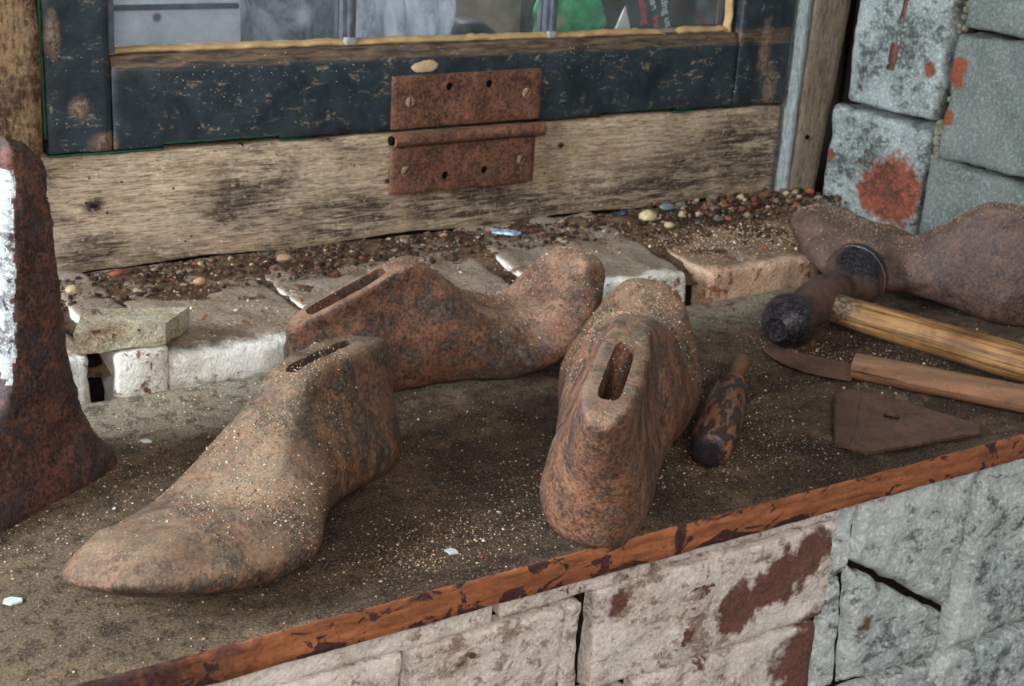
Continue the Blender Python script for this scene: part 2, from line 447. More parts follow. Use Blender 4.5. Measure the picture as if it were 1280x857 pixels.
def m_polished_hammer():
    n = NT('dark_hammer_steel', .5, .5)
    a = n.noise(60, 7, .7, .6); f = n.noise(380, 6, .75)
    c = n.mix(n.step(a, .35, .6), lin(54, 38, 34), lin(88, 62, 52))
    c = n.mix(n.mul(n.step(f, .5, .3), .6), c, lin(40, 26, 24))
    dk = n.blob((.860, .852, .026), .029, .3, .35, 60)
    dk = n.math('MAXIMUM', dk, n.blob((.982, .892, .054), .026, .3, .45, 60))
    c = n.mix(n.mul(dk, .9), c, n.mix(n.step(f, .45, .65), lin(26, 25, 32), lin(84, 82, 90)))
    sp = n.voro(700); c = n.mix(n.mul(n.step(sp, .22, .14), n.mul(dk, n.step(n.noise(120, 3), .5, .6))), c, lin(150, 156, 168))
    n.put(n.b.inputs['Roughness'], n.ramp(dk, (0, .75), (1, .3)))
    n.put(n.b.inputs['Metallic'], n.mul(dk, .55))
    n.bump(n.add(n.mul(a, .7), n.mul(f, .3)), .8, .0012)
    return n.col(c)

MAT = dict(
    board_top=m_board_top(), board_edge=m_board_edge(),
    rail=m_weathered_timber('weathered_sill_timber', knots=(((.362, 1.187, .090), .013), ((.645, 1.187, .088), .006), ((.845, 1.187, .108), .006)), dk=.56,
                            pale=(220, 204, 178), midc=(142, 114, 86), dark=(40, 32, 30), paleblobs=(((.41, 1.187, .105), .07, (1, .2, 1.6)), ((.91, 1.187, .11), .09, (.8, .2, 1.6))),
                            darkblobs=(((.50, 1.187, .085), .055, (.8, .2, 1.4)), ((.60, 1.187, .060), .05, (.6, .2, 1.6)), ((.74, 1.187, .058), .06, (.5, .2, 2.2)), ((.97, 1.187, .068), .08, (.55, .2, 1.5)), ((1.09, 1.187, .085), .07, (.8, .2, 1.2)), ((.36, 1.187, .05), .03, (.8, .2, 1.6)), ((.82, 1.187, .05), .04, (.5, .2, 2)))),
    upright=m_weathered_timber('stained_upright_timber', along=(5, 5, 1.8), pale=(172, 146, 114), midc=(112, 84, 58), dark=(44, 31, 24), seed=3, dk=.72, worm=False),
    post=m_weathered_timber('grey_post_timber', along=(10, 10, 1.2), pale=(152, 140, 122), midc=(116, 102, 86), dark=(70, 58, 46), seed=9, dk=.12, worm=False),
    strip=m_weathered_timber('pale_blue_strip_paint', along=(10, 10, 1.2), pale=(156, 166, 166), midc=(116, 124, 122), dark=(70, 62, 50), seed=12, dk=.3, worm=False),
    sash=m_sash(), glass=m_glass(),
    bar=plain('grey_lead_bar', (96, 102, 112), .42, .6, .45, 120),
    barcap=plain('pale_bar_end', (150, 152, 150), .8),
    putty=plain('tan_putty', (186, 156, 112), .8, .3, .35, 90),
    green=plain('old_green_paint', (30, 84, 62), .6, .3, .4),
    hinge=rust('rusty_hinge_iron', (92, 61, 49), (52, 38, 34), (122, 82, 64), (140, 104, 84), .15, .3, 2.0, .7, .35, pit=.7),
    screw=rust('worn_screw_head', (124, 92, 72), (60, 44, 36), (160, 132, 108), (150, 120, 96), .2, .2, 5.0, .6, .5),
    hole=plain('dark_hole', (18, 14, 13), .9, .1),
    mortar=plain('dirty_mortar', (70, 58, 46), .95, .1, .5, 160),
    crackfill=plain('dark_crack_earth', (30, 22, 19), .95, .1, .5, 160),
    sillbrick=painted_brick('white_sill_brick', (240, 240, 232), (208, 204, 190), (150, 86, 62), (96, 66, 52), .34, .36, 1.0, sc=1.5, topdust=(142, 118, 94)),
    sillbrick2=painted_brick('pinkish_sill_brick', (206, 176, 152), (178, 142, 116), (168, 92, 62), (122, 72, 52), .42, .42, 4.0, sc=1.5, topdust=(144, 120, 96)),
    tile=painted_brick('stained_tile', (176, 172, 152), (150, 126, 96), (122, 78, 52), (74, 50, 38), .3, .45, 8.0, sc=1.3),
    frontbrick=painted_brick('cream_limewash_brick', (242, 232, 224), (214, 196, 182), (122, 62, 44), (112, 86, 68), .16, .56, 2.0,
                             blobs=(((.690, .650, -.080), .026, .8), ((.650, .650, -.096), .023, .8), ((.672, .650, -.088), .019, .8), ((.716, .650, -.066), .022, .8), ((.735, .650, -.160), .045, .6), ((.54, .65, -.062), .012, .9)), sc=.8),
    splaybrick=painted_brick('cool_light_limewash', (208, 218, 218), (172, 186, 187), (132, 98, 72), (48, 44, 42), .02, .53, 6.0, blobs=(((.792, .65, -.150), .012, .6),), sc=.7),  # cooler light on the splay put into the limewash colour
    rightbrick=painted_brick('blue_grey_wall_paint', (150, 160, 158), (100, 110, 107), (150, 74, 48), (46, 46, 42), .16, .62, 3.0,
                             blobs=(((1.18, 1.046, .066), .044, .55), ((1.18, 1.078, .058), .024, .9), ((1.18, 1.142, .085), .010, .8), ((1.18, .973, .205), .012, .9), ((1.18, .990, .175), .012, .9), ((1.18, 1.02, .20), .010, .9)), sc=.9),
    greybrick=painted_brick('grey_green_wall_paint', (106, 114, 110), (92, 101, 97), (150, 78, 52), (60, 62, 60), .04, .34, 5.0, blobs=(((1.18, .985, .205), .018, .9), ((1.18, .988, .16), .012, .9)), sc=.9, bumpk=.7),
    dirt=plain('sill_dirt', (84, 66, 50), .97, .1, .55, 220),
    board_tool=None,
)
def m_dirt():
    n = NT('dusty_sill_earth', .97, .1)
    b = n.noise(16, 6, .65, .6); f = n.noise(420, 6, .8); m = n.noise(90, 6, .7)
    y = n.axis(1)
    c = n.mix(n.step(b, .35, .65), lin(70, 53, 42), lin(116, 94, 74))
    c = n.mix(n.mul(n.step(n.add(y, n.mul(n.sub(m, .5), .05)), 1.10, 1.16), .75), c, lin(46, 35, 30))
    c = n.mix(n.mul(n.step(m, .49, .40), .7), c, lin(38, 29, 25))
    c = n.mix(n.mul(n.step(f, .55, .7), .6), c, lin(190, 170, 142))
    n.bump(n.add(f, m), .9, .0015)
    return n.col(c)
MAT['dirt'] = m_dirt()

LASTMAT = dict(
    a=rust('rusty_last_front', (92, 66, 52), (46, 41, 40), (128, 94, 72), (132, 114, 92), .55, .5, 0.0, crust=.75, worn=(((.207, .737, .014), .026, .7),)),
    b=rust('rusty_last_back', (92, 63, 49), (44, 41, 40), (128, 88, 66), (172, 142, 118), .7, .5, 3.0, crust=.85),
    c=rust('rusty_last_middle', (118, 82, 64), (52, 46, 44), (146, 104, 80), (124, 106, 86), .60, .5, 6.0, crust=.7, streak=(1, 1, .35)),
    d=rust('rusty_last_right', (74, 54, 48), (44, 35, 34), (96, 72, 62), (118, 98, 84), .4, .4, 9.0),
)
MAT['iron'] = rust('dark_rusted_iron', (66, 46, 42), (38, 32, 34), (108, 70, 56), (104, 84, 70), .2, .8, 13.0, .6, .45, pit=1.2)
MAT['ironplate'] = rust('rusty_plate_iron', (78, 56, 47), (44, 37, 35), (102, 72, 58), (116, 92, 76), .25, .4, 15.0, .6, .4, pit=.5)
MAT['blade'] = rust('rusty_blade', (80, 56, 48), (50, 38, 36), (104, 74, 62), (120, 94, 78), .3, .35, 17.0, .65, .4, pit=.4)
MAT['hammer'] = m_polished_hammer()
MAT['ash'] = m_ash_handle()
MAT['knifewood'] = m_old_handle('brown_knife_handle', (92, 62, 44), (136, 98, 70), (52, 38, 32), math.radians(53))
MAT['turned'] = m_turned()

GRIT = [plain('cream_grit', (222, 206, 178), .9), plain('tan_grit', (168, 136, 104), .9), plain('brick_grit', (164, 88, 58), .9),
        plain('dark_grit', (62, 50, 44), .9), plain('grey_grit', (158, 158, 150), .9)]

# ------------------------------------------------------------------ the setting
wf = empty('wall_front', (.5, .80, -.86), kind='structure')
rbox('mortar_bed', -.35, 1.60, .668, 1.26, -.86, -.0230, MAT['crackfill'], wf, .2, .001)
def fbrick(x0, x1, z0, z1, mat='frontbrick', proud=0.0, parent=None, amp=.0024):
    return rbox('brick', x0, x1, .655 - proud, .70, z0, z1, MAT[mat], parent or wf, .005, .0028, amp, 42, 5)
fbrick(-.30, .4405, -.0515, -.0230); fbrick(.4445, .566, -.0475, -.0230, proud=.001); fbrick(.568, .7400, -.0440, -.0230)
r1 = (-.127, -.0530)
fbrick(-.30, .02, *r1); fbrick(.0235, .149, *r1); fbrick(.153, .376, *r1); fbrick(.381, .4960, *r1, proud=.001)
fbrick(.4985, .5115, -.127, -.0560, proud=-.003); fbrick(.521, .7385, -.1260, -.0475, proud=.001)
zz = -.130
for row in range(10):
    x = -.30 + (.07 if row % 2 else 0)
    top = zz; bot = zz - .070
    first = True
    while x < .735:
        w = .215 if row % 2 == 0 else .105
        x1 = min(x + w, .7370)
        if .737 - x1 < .04: x1 = .7370
        fbrick(x, x1 - .004, bot, top, amp=.003)
        x = x1
    zz = bot - .004
    if zz < -.80: break

# splayed, pale blue piece of wall right of the pier: bigger stones with cracks between them
sw = empty('wall_corner', (.9, .66, -.86), kind='structure')
def quadstone(name, c, y0, y1, mat, parent, n=26, m=26, depth=.05, r=.006, amp=.003, freq=30):
    """stone whose face is the quad c (x,z corners: bl, br, tr, tl); the face lies on the splay line from (y0 at x=.744) to (y1 at x=1.19)"""
    c = [np.array(q) for q in c]; V = []; F = []
    cm = sum(c) / 4; c = [q + (cm - q) / np.linalg.norm(cm - q) * .0022 if q[1] < -.024 else q + np.array([.0016 * np.sign(cm[0] - q[0]), 0]) for q in c]
    wid = np.linalg.norm(c[1] - c[0]); hei = np.linalg.norm(c[3] - c[0])
    for j in range(m + 1):
        for i in range(n + 1):
            u = i / n; v = j / m
            p = c[0] * (1 - u) * (1 - v) + c[1] * u * (1 - v) + c[2] * u * v + c[3] * (1 - u) * v
            e = min(u * wid, (1 - u) * wid, v * hei, (1 - v) * hei)
            e = max(0.0, 1 - e / r)
            w1 = fbm((p[0], 5.0, p[1]), 60, 3) * .0022; w2 = fbm((p[0], 9.0, p[1]), 60, 3) * .0022
            yy = y0 + (y1 - y0) * (p[0] - .744) / (1.19 - .744)
            yy += r * e * e - amp * fbm((p[0], yy, p[1]), freq, 4)
            V.append((p[0] + w1, yy, p[1] + w2))
    k = len(V)
    for j in range(m):
        for i in range(n): a = j * (n + 1) + i; F.append([a, a + 1, a + n + 2, a + n + 1])
    rim = [i for i in range(n + 1)] + [j * (n + 1) + n for j in range(1, m + 1)] + [m * (n + 1) + i for i in range(n - 1, -1, -1)] + [j * (n + 1) for j in range(m - 1, 0, -1)]
    for q in rim: V.append((V[q][0], V[q][1] + depth, V[q][2]))
    for a in range(len(rim)):
        b = (a + 1) % len(rim); F.append([rim[b], rim[a], k + a, k + b])
    F.append([k + a for a in range(len(rim))][::-1])
    return pymesh(name, V, F, mat, parent, True, 60)
SP = ((.7435, .770, .7650, .7680), )
st = MAT['splaybrick']
for c in (
    [(.7435, -.105), (.7625, -.100), (.7675, -.0230), (.7455, -.0230)],
    [(.7430, -.205), (.7720, -.205), (.7620, -.1025), (.7430, -.1075)],
    [(.7665, -.0900), (.8865, -.163), (.8942, -.0230), (.7715, -.0230)],
    [(.7770, -.205), (.8850, -.205), (.8852, -.166), (.7655, -.094)],
    [(.8905, -.205), (1.0200, -.200), (1.0200, -.0230), (.8985, -.0230)],
    [(.7435, -.300), (.8600, -.300), (.8850, -.208), (.7435, -.208)],
    [(.8630, -.300), (1.0200, -.300), (1.0200, -.203), (.8880, -.208)],
    [(1.0230, -.300), (1.1900, -.300), (1.1900, -.0230), (1.0230, -.0230)],
    [(.7435, -.420), (.9300, -.420), (.9300, -.303), (.7435, -.303)], [(.9330, -.420), (1.1900, -.420), (1.1900, -.303), (.9330, -.303)],
    [(.7435, -.580), (.9900, -.580), (.9900, -.423), (.7435, -.423)], [(.9930, -.580), (1.1900, -.580), (1.1900, -.423), (.9930, -.423)],
    [(.7435, -.800), (.9300, -.800), (.9300, -.583), (.7435, -.583)], [(.9330, -.800), (1.1900, -.800), (1.1900, -.583), (.9330, -.583)]):
    quadstone('stone', c, .660, .640, st, sw, amp=.0035)

fl = rbox('floor', -3.0, 2.2, -3.0, 1.3, -.90, -.86, plain('stone_floor', (96, 88, 78), .9, .2, .4, 14), None, .4, .002)
tag(fl, kind='structure')

# right-hand wall: painted bricks, deep open joints
wr = empty('wall_right', (1.25, .8, -.86), kind='structure')
rbox('mortar_core', 1.226, 1.30, .15, 1.27, -.02, 1.0, MAT['crackfill'], wr, .1, .001)
def wbrick(y0, y1, z0, z1, mat, proud=0.0, amp=.0035, skew=0.0):
    def fn(p):
        q = p.copy(); q[2] += skew * (p[1] - (y0 + y1) / 2); return q
    return rbox('brick', 1.19 - proud, 1.235, y0, y1, z0, z1, MAT[mat], wr, .0065, .007, amp, 34, 4, fn)
wbrick(1.010, 1.150, .008, .1405, 'rightbrick', .004)
wbrick(1.006, 1.132, .1475, .345, 'rightbrick', .006)
wbrick(.800, .9985, .001, .1135, 'greybrick', .012)
wbrick(.800, .9905, .1190, .2460, 'greybrick', .010, skew=-.02)
wbrick(.795, .9865, .2520, .3700, 'greybrick', .010, skew=-.03)
for (z0, z1) in ((.001, .1135), (.119, .246), (.252, .37)):
    y = .795
    while y > .2:
        wbrick(max(y - .215, .16), y - .006, z0, z1, 'greybrick', .010); y -= .215
z = .376
k = 0
while z < .95:
    y = 1.145 - (.1 if k % 2 else 0)
    while y > .2: wbrick(max(y - .215, .16), y - .006, z, z + .09, 'rightbrick' if y > 1 else 'greybrick', .005); y -= .215
    z += .096; k += 1
# crumbling mortar in the upright joint and the brown crack in the upper brick
def lumps(name, spots, mat, parent, kind=None):
    V = []; F = []
    for (p, s) in spots:
        b = len(V)
        bm = bmesh.new(); bmesh.ops.create_icosphere(bm, subdivisions=1, radius=s)
        for v in bm.verts: v.co *= 1 + .35 * mnoise.noise(v.co * (1.2 / s) + Vector(p) * 50)
        for v in bm.verts: V.append(tuple(v.co + Vector(p)))
        for f in bm.faces: F.append([b + v.index for v in f.verts])
        bm.free()
    o = pymesh(name, V, F, mat, parent, False)
    if kind: o['kind'] = kind
    return o
sp = [((1.193 + random.uniform(-.002, .005), 1.002 + random.uniform(-.005, .004), random.uniform(.105, .150)), random.uniform(.003, .006)) for _ in range(34)]
sp += [((1.197 + random.uniform(-.002, .004), .998 + random.uniform(-.004, .004), random.uniform(.150, .335)), random.uniform(.002, .0045)) for _ in range(30)]
lumps('joint_mortar', sp, plain('crumbled_lime_mortar', (134, 128, 108), .95, .1, .5, 150), wr, 'stuff')
V = []; F = []
for i in range(25):
    t = i / 24; z = .350 - t * .158; y = 1.052 + t * .021; w = .0040 + .0012 * math.sin(t * 9)
    for s in (-1, 1): V.append((1.1815 - .0015 * fbm((y, z, 0), 60, 2), y + s * w + .0012 * fbm((z, s, 0), 120, 2), z))
for i in range(24): F.append([2 * i, 2 * i + 1, 2 * i + 3, 2 * i + 2])
k = len(V); V += [(1.192, v[1], v[2]) for v in V]
for i in range(24):
    F.append([2 * i, 2 * i + 2, k + 2 * i + 2, k + 2 * i]); F.append([2 * i + 1, k + 2 * i + 1, k + 2 * i + 3, 2 * i + 3])
pymesh('rust_streak', V, F, rust('brown_crack_rust', (86, 50, 40), (48, 34, 30), (112, 66, 50), (90, 60, 50), .1, .4, 21), wr, True)

# brick sill between board and window timber
ts = empty('trim_1', (.6, 1.08, -.02), kind='structure')
def sbrick(x0, x1, z1, mat, y0=.985, y1=1.195, amp=.0028, fn=None):
    return rbox('brick', x0, x1, y0, y1, -.020, z1, MAT[mat], ts, .006, .0055, amp, 36, 4, fn)
sbrick(-.08, .0330, .034, 'sillbrick'); sbrick(.0355, .1790, .035, 'sillbrick'); sbrick(.1815, .2930, .036, 'sillbrick')
sbrick(.3115, .3525, .0345, 'sillbrick', .984)
sbrick(.3535, .4850, .031, 'sillbrick', .986, fn=lambda p: np.array([p[0], p[1], p[2] - .006 * max(0, min(1, (1.03 - p[1]) / .04)) * (p[2] > 0)]))
sbrick(.4875, .6780, .031, 'sillbrick', .988, fn=lambda p: np.array([p[0] + (.03 * max(0, p[1] - 1.0) / .15 if p[0] > .6 else 0), p[1], p[2]]))
sbrick(.7000, .8560, .033, 'sillbrick', .984, fn=lambda p: np.array([p[0] + .028 * (p[1] - .985) / .16 * (1 if p[0] > .75 else .6), p[1], p[2]]))
sbrick(.8840, 1.0350, .029, 'sillbrick2', .985, fn=lambda p: np.array([p[0] + .012 * (p[1] - .985) / .16 * (p[0] < .95), p[1], p[2]]))
sbrick(1.0375, 1.1900, .029, 'sillbrick2', .986)
rbox('mortar', .294, .310, 1.010, 1.19, -.02, .024, MAT['crackfill'], ts, .006, .002, .003, 90)
rbox('light_leak_filler', -.08, 1.19, 1.197, 1.245, -.02, .060, MAT['crackfill'], ts, .02, .002, .001, 60)  # added filler, blocks light leaking in under the timber
rbox('mortar', .680, .735, 1.045, 1.19, -.02, .022, MAT['mortar'], ts, .006, .002, .004, 90)
rbox('mortar', .852, .905, 1.010, 1.19, -.02, .014, MAT['crackfill'], ts, .006, .002, .003, 90)

# timber under the sash, the left upright and the right post
t2 = rbox('trim_2', -.08, 1.143, 1.187, 1.236, .033, .1345, MAT['rail'], None, .008, .0025, .0014, 26, 3,
          fn=lambda p: np.array([p[0], p[1] + .0015 * math.sin(p[0] * 9), p[2] + (.0015 * math.sin(p[0] * 31) if p[2] < .05 else 0)]))
tag(t2, kind='structure')
t3 = rbox('trim_3', -.08, .3225, 1.180, 1.236, .137, .95, MAT['upright'], None, .01, .003, .003, 20, 3); tag(t3, kind='structure')
t4 = empty('trim_4', (1.17, 1.17, .02), kind='structure')
def postfn(p):
    f = (p[2] - .02) / .25
    return np.array([p[0] + f * (.026 * (p[0] - 1.145) / .052 - .004), p[1] + 0.0, p[2]])
rbox('post', 1.1575, 1.1960, 1.172, 1.1995, .012, .60, MAT['post'], t4, .008, .0022, .001, 30, 3, fn=postfn)
rbox('strip', 1.1500, 1.1570, 1.1725, 1.1995, .014, .60, MAT['strip'], t4, .006, .002, .0012, 40, 3, fn=postfn)
lathe('nail', [(0, .0028), (.0015, .0026)], (1.174, 1.1722, .0985), (0, -1, 0), MAT['hole'], t4, 12)

# the window: one sash
W = empty('window_1', (.72, 1.2, .137), kind='structure')
sy0, sy1 = 1.184, 1.228
rbox('sash_stile', .3255, .3795, sy0, sy1, .1372, .95, MAT['sash'], W, .007, .002, .0010, 40)
rbox('sash_stile', 1.0680, 1.1430, sy0, sy1, .1372, .95, MAT['sash'], W, .007, .002, .0010, 40)
rail = rbox('sash_rail', .3805, 1.0670, sy0, sy1, .1372, .2165, MAT['sash'], W, .006, .002, .0010, 40,
            fn=lambda p: np.array([p[0], p[1] + max(0, (p[2] - .2045)) * .45, p[2]]))
rbox('sash_rail', .3805, 1.0670, sy0, sy1, .89, .95, MAT['sash'], W, .02, .002, .0010, 40)
def notch_mesh(x0, x1, z0, z1):
    bm = bmesh.new(); bmesh.ops.create_cube(bm, size=1)
    for v in bm.verts: v.co = Vector(((x0 + x1) / 2 + v.co.x * (x1 - x0), 1.17 + v.co.y * .05, (z0 + z1) / 2 + v.co.z * (z1 - z0)))
    me = bpy.data.meshes.new('notch'); bm.to_mesh(me); bm.free(); return me
for (a, b) in ((.424, .532), (.889, .989)):
    boolean_cut(rail, notch_mesh(a, b, .120, .1402), (0, 0, 0))
for (x0, x1) in ((.3255, .424), (.532, .56), (.986, 1.02), (.424, .53), (.889, .985)):
    zz0 = .1398 if x0 in (.424, .889) else .1350
    rbox('green_paint_line', x0, x1, 1.1840, 1.190, zz0, zz0 + .0013, MAT['green'], W, .004, .0004, .0006, 200)
rbox('green_paint_line', .3228, .3250, 1.1845, 1.20, .150, .40, MAT['green'], W, .006, .0004, .0008, 100)
for (x0, x1) in ((.381, .6005), (.6115, .8235), (.8335, 1.0670)):
    rbox('glass_pane', x0 - .0, x1, 1.2035, 1.2065, .2125, .892, MAT['glass'], W, .3, .0003)
for (x0, x1) in ((.5985, .6125), (.8215, .8350)):
    b = rbox('glazing_bar', x0, x1, 1.1965, 1.2140, .2170, .892, MAT['bar'], W, .01, .0012, .0003, 60)
    xm = (x0 + x1) / 2
    rbox('bar_bead', xm - .0026, xm + .0026, 1.1930, 1.1972, .2235, .890, MAT['bar'], b, .01, .0018)
    rbox('bar_foot', x0 + .001, x1 - .0005, 1.1920, 1.2000, .2165, .2238, MAT['barcap'], b, .003, .0018, .0008, 120)
rbox('stile_lining', .3800, .3870, 1.192, 1.2030, .2175, .892, MAT['bar'], W, .012, .001, .0003, 60)
def putty_line(x0, x1, n, hz, base, name='putty_bead'):
    V = []; F = []; m = 9
    for i in range(n + 1):
        x = x0 + (x1 - x0) * i / n
        e = min(1, min(i, n - i) / 3 + .25)
        hh = (hz + .0016 * mnoise.noise((x * 34, 2.2, 0)) + .0009 * mnoise.noise((x * 120, 0, 0))) * e
        for k in range(m):
            a = math.pi * k / (m - 1)
            V.append((x, 1.2015 - .0085 * math.sin(a) * (1 + .2 * mnoise.noise((x * 70, k * .3, 1))), base + hh * (1 - math.cos(a)) / 2 + .0006 * mnoise.noise((x * 90, 7, 0))))
    for i in range(n):
        for k in range(m - 1): F.append([i * m + k, (i + 1) * m + k, (i + 1) * m + k + 1, i * m + k + 1])
    F.append(list(range(m))[::-1]); F.append([n * m + k for k in range(m)])
    F = [f[::-1] for f in F]
    return pymesh(name, V, F, MAT['putty'], W, True)
putty_line(.3815, .972, 150, .0068, .2152); putty_line(.988, 1.0600, 24, .0075, .2150)
V = []; F = []; m = 9
for i in range(31):
    z = .2160 + i * .0040; e = 1 if i < 28 else .5
    for k in range(m):
        a = math.pi * k / (m - 1); w = .0080 + .0035 * mnoise.noise((z * 45, 3, 0))
        V.append((1.0640 - w + w * (1 - math.cos(a)) / 2 * e, 1.2015 - .008 * math.sin(a) * (1 + .3 * mnoise.noise((z * 80, k * .3, 0))), z))
for i in range(30):
    for k in range(m - 1): F.append([i * m + k, i * m + k + 1, (i + 1) * m + k + 1, (i + 1) * m + k])
pymesh('putty_bead', V, F, MAT['putty'], W, True)
# flake of bare wood above the hinge
bm = bmesh.new(); bmesh.ops.create_icosphere(bm, subdivisions=3, radius=1)
V = [(.679 + v.co.x * .0145 * (1 + .15 * mnoise.noise(v.co * 2)), 1.1842 + v.co.y * .0010, .1965 + v.co.z * .0062 * (1 + .25 * mnoise.noise(v.co * 2.3 + Vector((4, 0, 0))))) for v in bm.verts]
F = [[v.index for v in f.verts] for f in bm.faces]; bm.free()
pymesh('bare_patch', V, F, plain('bare_wood_patch', (196, 172, 138), .85, .2, .3, 120), W, True)

# hinge
H = empty('hinge', (.725, 1.186, .076), 'rusty iron butt hinge with screws, between dark sash and sill timber', 'hinge')
def leaf(z0, z1, xl, xr, holes, screws, tilt):
    lf = rbox('hinge_leaf', xl, xr, 1.1795, 1.1838, z0, z1, MAT['hinge'], H, .006, .0007, .0005, 60, fn=lambda p: np.array([p[0], p[1], p[2] + tilt * (p[0] - .725)]))
    for (x, z) in holes:
        bm = bmesh.new(); bmesh.ops.create_cone(bm, cap_ends=True, segments=20, radius1=.0040, radius2=.0040, depth=.02, matrix=Matrix.Translation((x, 1.1795, z)) @ Matrix.Rotation(math.pi / 2, 4, 'X'))
        me = bpy.data.meshes.new('c'); bm.to_mesh(me); bm.free(); boolean_cut(lf, me, (0, 0, 0))
        lathe('hole_wood', [(0, .0052), (.0006, .0052)], (x, 1.1836, z), (0, -1, 0), MAT['hole'], lf, 14)
    for (x, z, ang) in screws:
        s = lathe('screw', [(0, .0050), (.0007, .0048), (.0011, .0038), (.0012, .0001)], (x, 1.1797, z), (0, -1, 0), MAT['screw'], H, 18)
        d = Vector((math.cos(ang), 0, math.sin(ang))); e = Vector((-d.z, 0, d.x)); c = Vector((x, 1.1786, z)); q = []
        for (a, b) in ((-1, -1), (1, -1), (1, 1), (-1, 1)): q.append(c + d * a * .0040 + e * b * .0006)
        V = [tuple(v) for v in q] + [tuple(v + Vector((0, -.0003, 0))) for v in q]
        pymesh('screw_slot', V, [[0, 1, 2, 3], [7, 6, 5, 4], [0, 4, 5, 1], [1, 5, 6, 2], [2, 6, 7, 3], [3, 7, 4, 0]], MAT['hole'], s, False)
    return lf
leaf(.1395, .1895, .6435, .8095, ((.7045, .1770), (.7490, .1775)), ((.6620, .1645, 1.6), (.7925, .1665, .9)), .008)
leaf(.0755, .1225, .6440, .8070, ((.7040, .0905), (.7490, .0925)), ((.6600, .0980, .8), (.7915, .1000, 1.0)), .006)
kx = [.6435, .686, .729, .772, .8150]
for i in range(4):
    lathe('knuckle', [(0, .0055), (.0006, .0066), (kx[i + 1] - kx[i] - .0012, .0066), (kx[i + 1] - kx[i] - .0006, .0055)],
          (kx[i], 1.1768, .1300 + .008 * (kx[i] - .725)), (1, 0, .008), MAT['hinge'], H, 20, bump=.0005)
lathe('hinge_pin', [(0, .0042), (.0035, .0044), (.0045, .0025)], (.6438, 1.1768, .1294), (-1, 0, 0), MAT['hole'], H, 16)

# ------------------------------------------------------------------ beyond the glass
ow = rbox('trim_5', -.2, 1.9, 1.2375, 1.60, .12, .172, plain('outer_ledge_stone', (70, 70, 68), .9, .2, .4, 30), None, .1, .003); tag(ow, kind='structure')
n = NT('grey_brown_far_wall', .9, .2)
bw = rbox('wall_back', -.3, 2.2, 1.52, 1.60, .172, .70, n.col(n.ramp(n.noise(14, 6, .65, .5), (.3, lin(52, 48, 44)), (.7, lin(126, 112, 98)))), None, .1, .003); tag(bw, kind='structure')
n = NT('pale_grey_board_paint', .7, .3)
c = n.ramp(n.noise(22, 6, .7), (.3, lin(160, 176, 188)), (.7, lin(204, 214, 222)))
c = n.mix(n.mul(n.step(n.noise(200, 5, .75), .58, .7), .5), c, lin(206, 214, 222))
c = n.mix(n.mul(n.blob((.447, 1.26, .236), .0055, .5, .2, 60), .8), c, lin(44, 46, 48))
gp = empty('grey_board', (.46, 1.262, .172), 'pale blue-grey board with a dark strip and spot, behind left pane', 'board')
rbox('panel', .385, .5260, 1.2585, 1.2645, .172, .262, n.col(c), gp, .01, .0008, .0003, 40)
rbox('batten', .385, .5240, 1.2560, 1.2588, .2425, .2475, plain('dark_batten', (72, 80, 88), .8), gp, .01, .001)
rbox('lower_strip', .398, .5000, 1.2565, 1.2588, .172, .2085, plain('brown_strip', (98, 90, 78), .8), gp, .01, .001)
n = NT('smoky_grey_sheet', .35, .5)
c = n.ramp(n.noise(30, 7, .72, 1.0, n.vec((1, 1, .6))), (.35, lin(60, 68, 74)), (.62, lin(152, 162, 170)))
c = n.mix(n.mul(n.blob((.600, 1.285, .230), .014, .7, .6, 90), .8), c, lin(186, 194, 202))
sh = rbox('smoky_panel', .5275, .6480, 1.282, 1.286, .172, .300, n.col(c), None, .008, .001, .002, 40)
tag(sh, 'smoky dark grey panel with pale smear, behind the left pane beside the first glazing bar', 'panel')
# pale cloth hanging behind the middle pane
V = []; F = []; nx, nz = 50, 24
for j in range(nz + 1):
    for i in range(nx + 1):
        x = .640 + .112 * i / nx; z = .174 + .140 * j / nz
        V.append((x + .003 * math.sin(z * 60), 1.262 + .005 * math.sin(x * 190 + 2 * math.sin(z * 25)) + .003 * mnoise.noise((x * 60, z * 30, 0)), z))
for j in range(nz):
    for i in range(nx): a = j * (nx + 1) + i; F.append([a, a + 1, a + nx + 2, a + nx + 1])
k = len(V); V += [(a, b + .0016, c_) for (a, b, c_) in V]; F += [[q + k for q in f][::-1] for f in F]
rim = [i for i in range(nx + 1)] + [j * (nx + 1) + nx for j in range(1, nz + 1)] + [nz * (nx + 1) + i for i in range(nx - 1, -1, -1)] + [j * (nx + 1) for j in range(nz - 1, 0, -1)]
for a in range(len(rim)): b = (a + 1) % len(rim); F.append([rim[a], k + rim[a], k + rim[b], rim[b]])
n = NT('pale_blue_cloth', .9, .1)
c = n.ramp(n.noise(34, 6, .7, .8, n.vec((1.6, 1, .5))), (.34, lin(140, 152, 172)), (.52, lin(206, 220, 238)), (.7, lin(232, 240, 250)))
cl = pymesh('hanging_cloth', V, F, n.col(c), None, True)
tag(cl, 'pale blue-white stained cloth hanging behind the middle window pane', 'cloth')
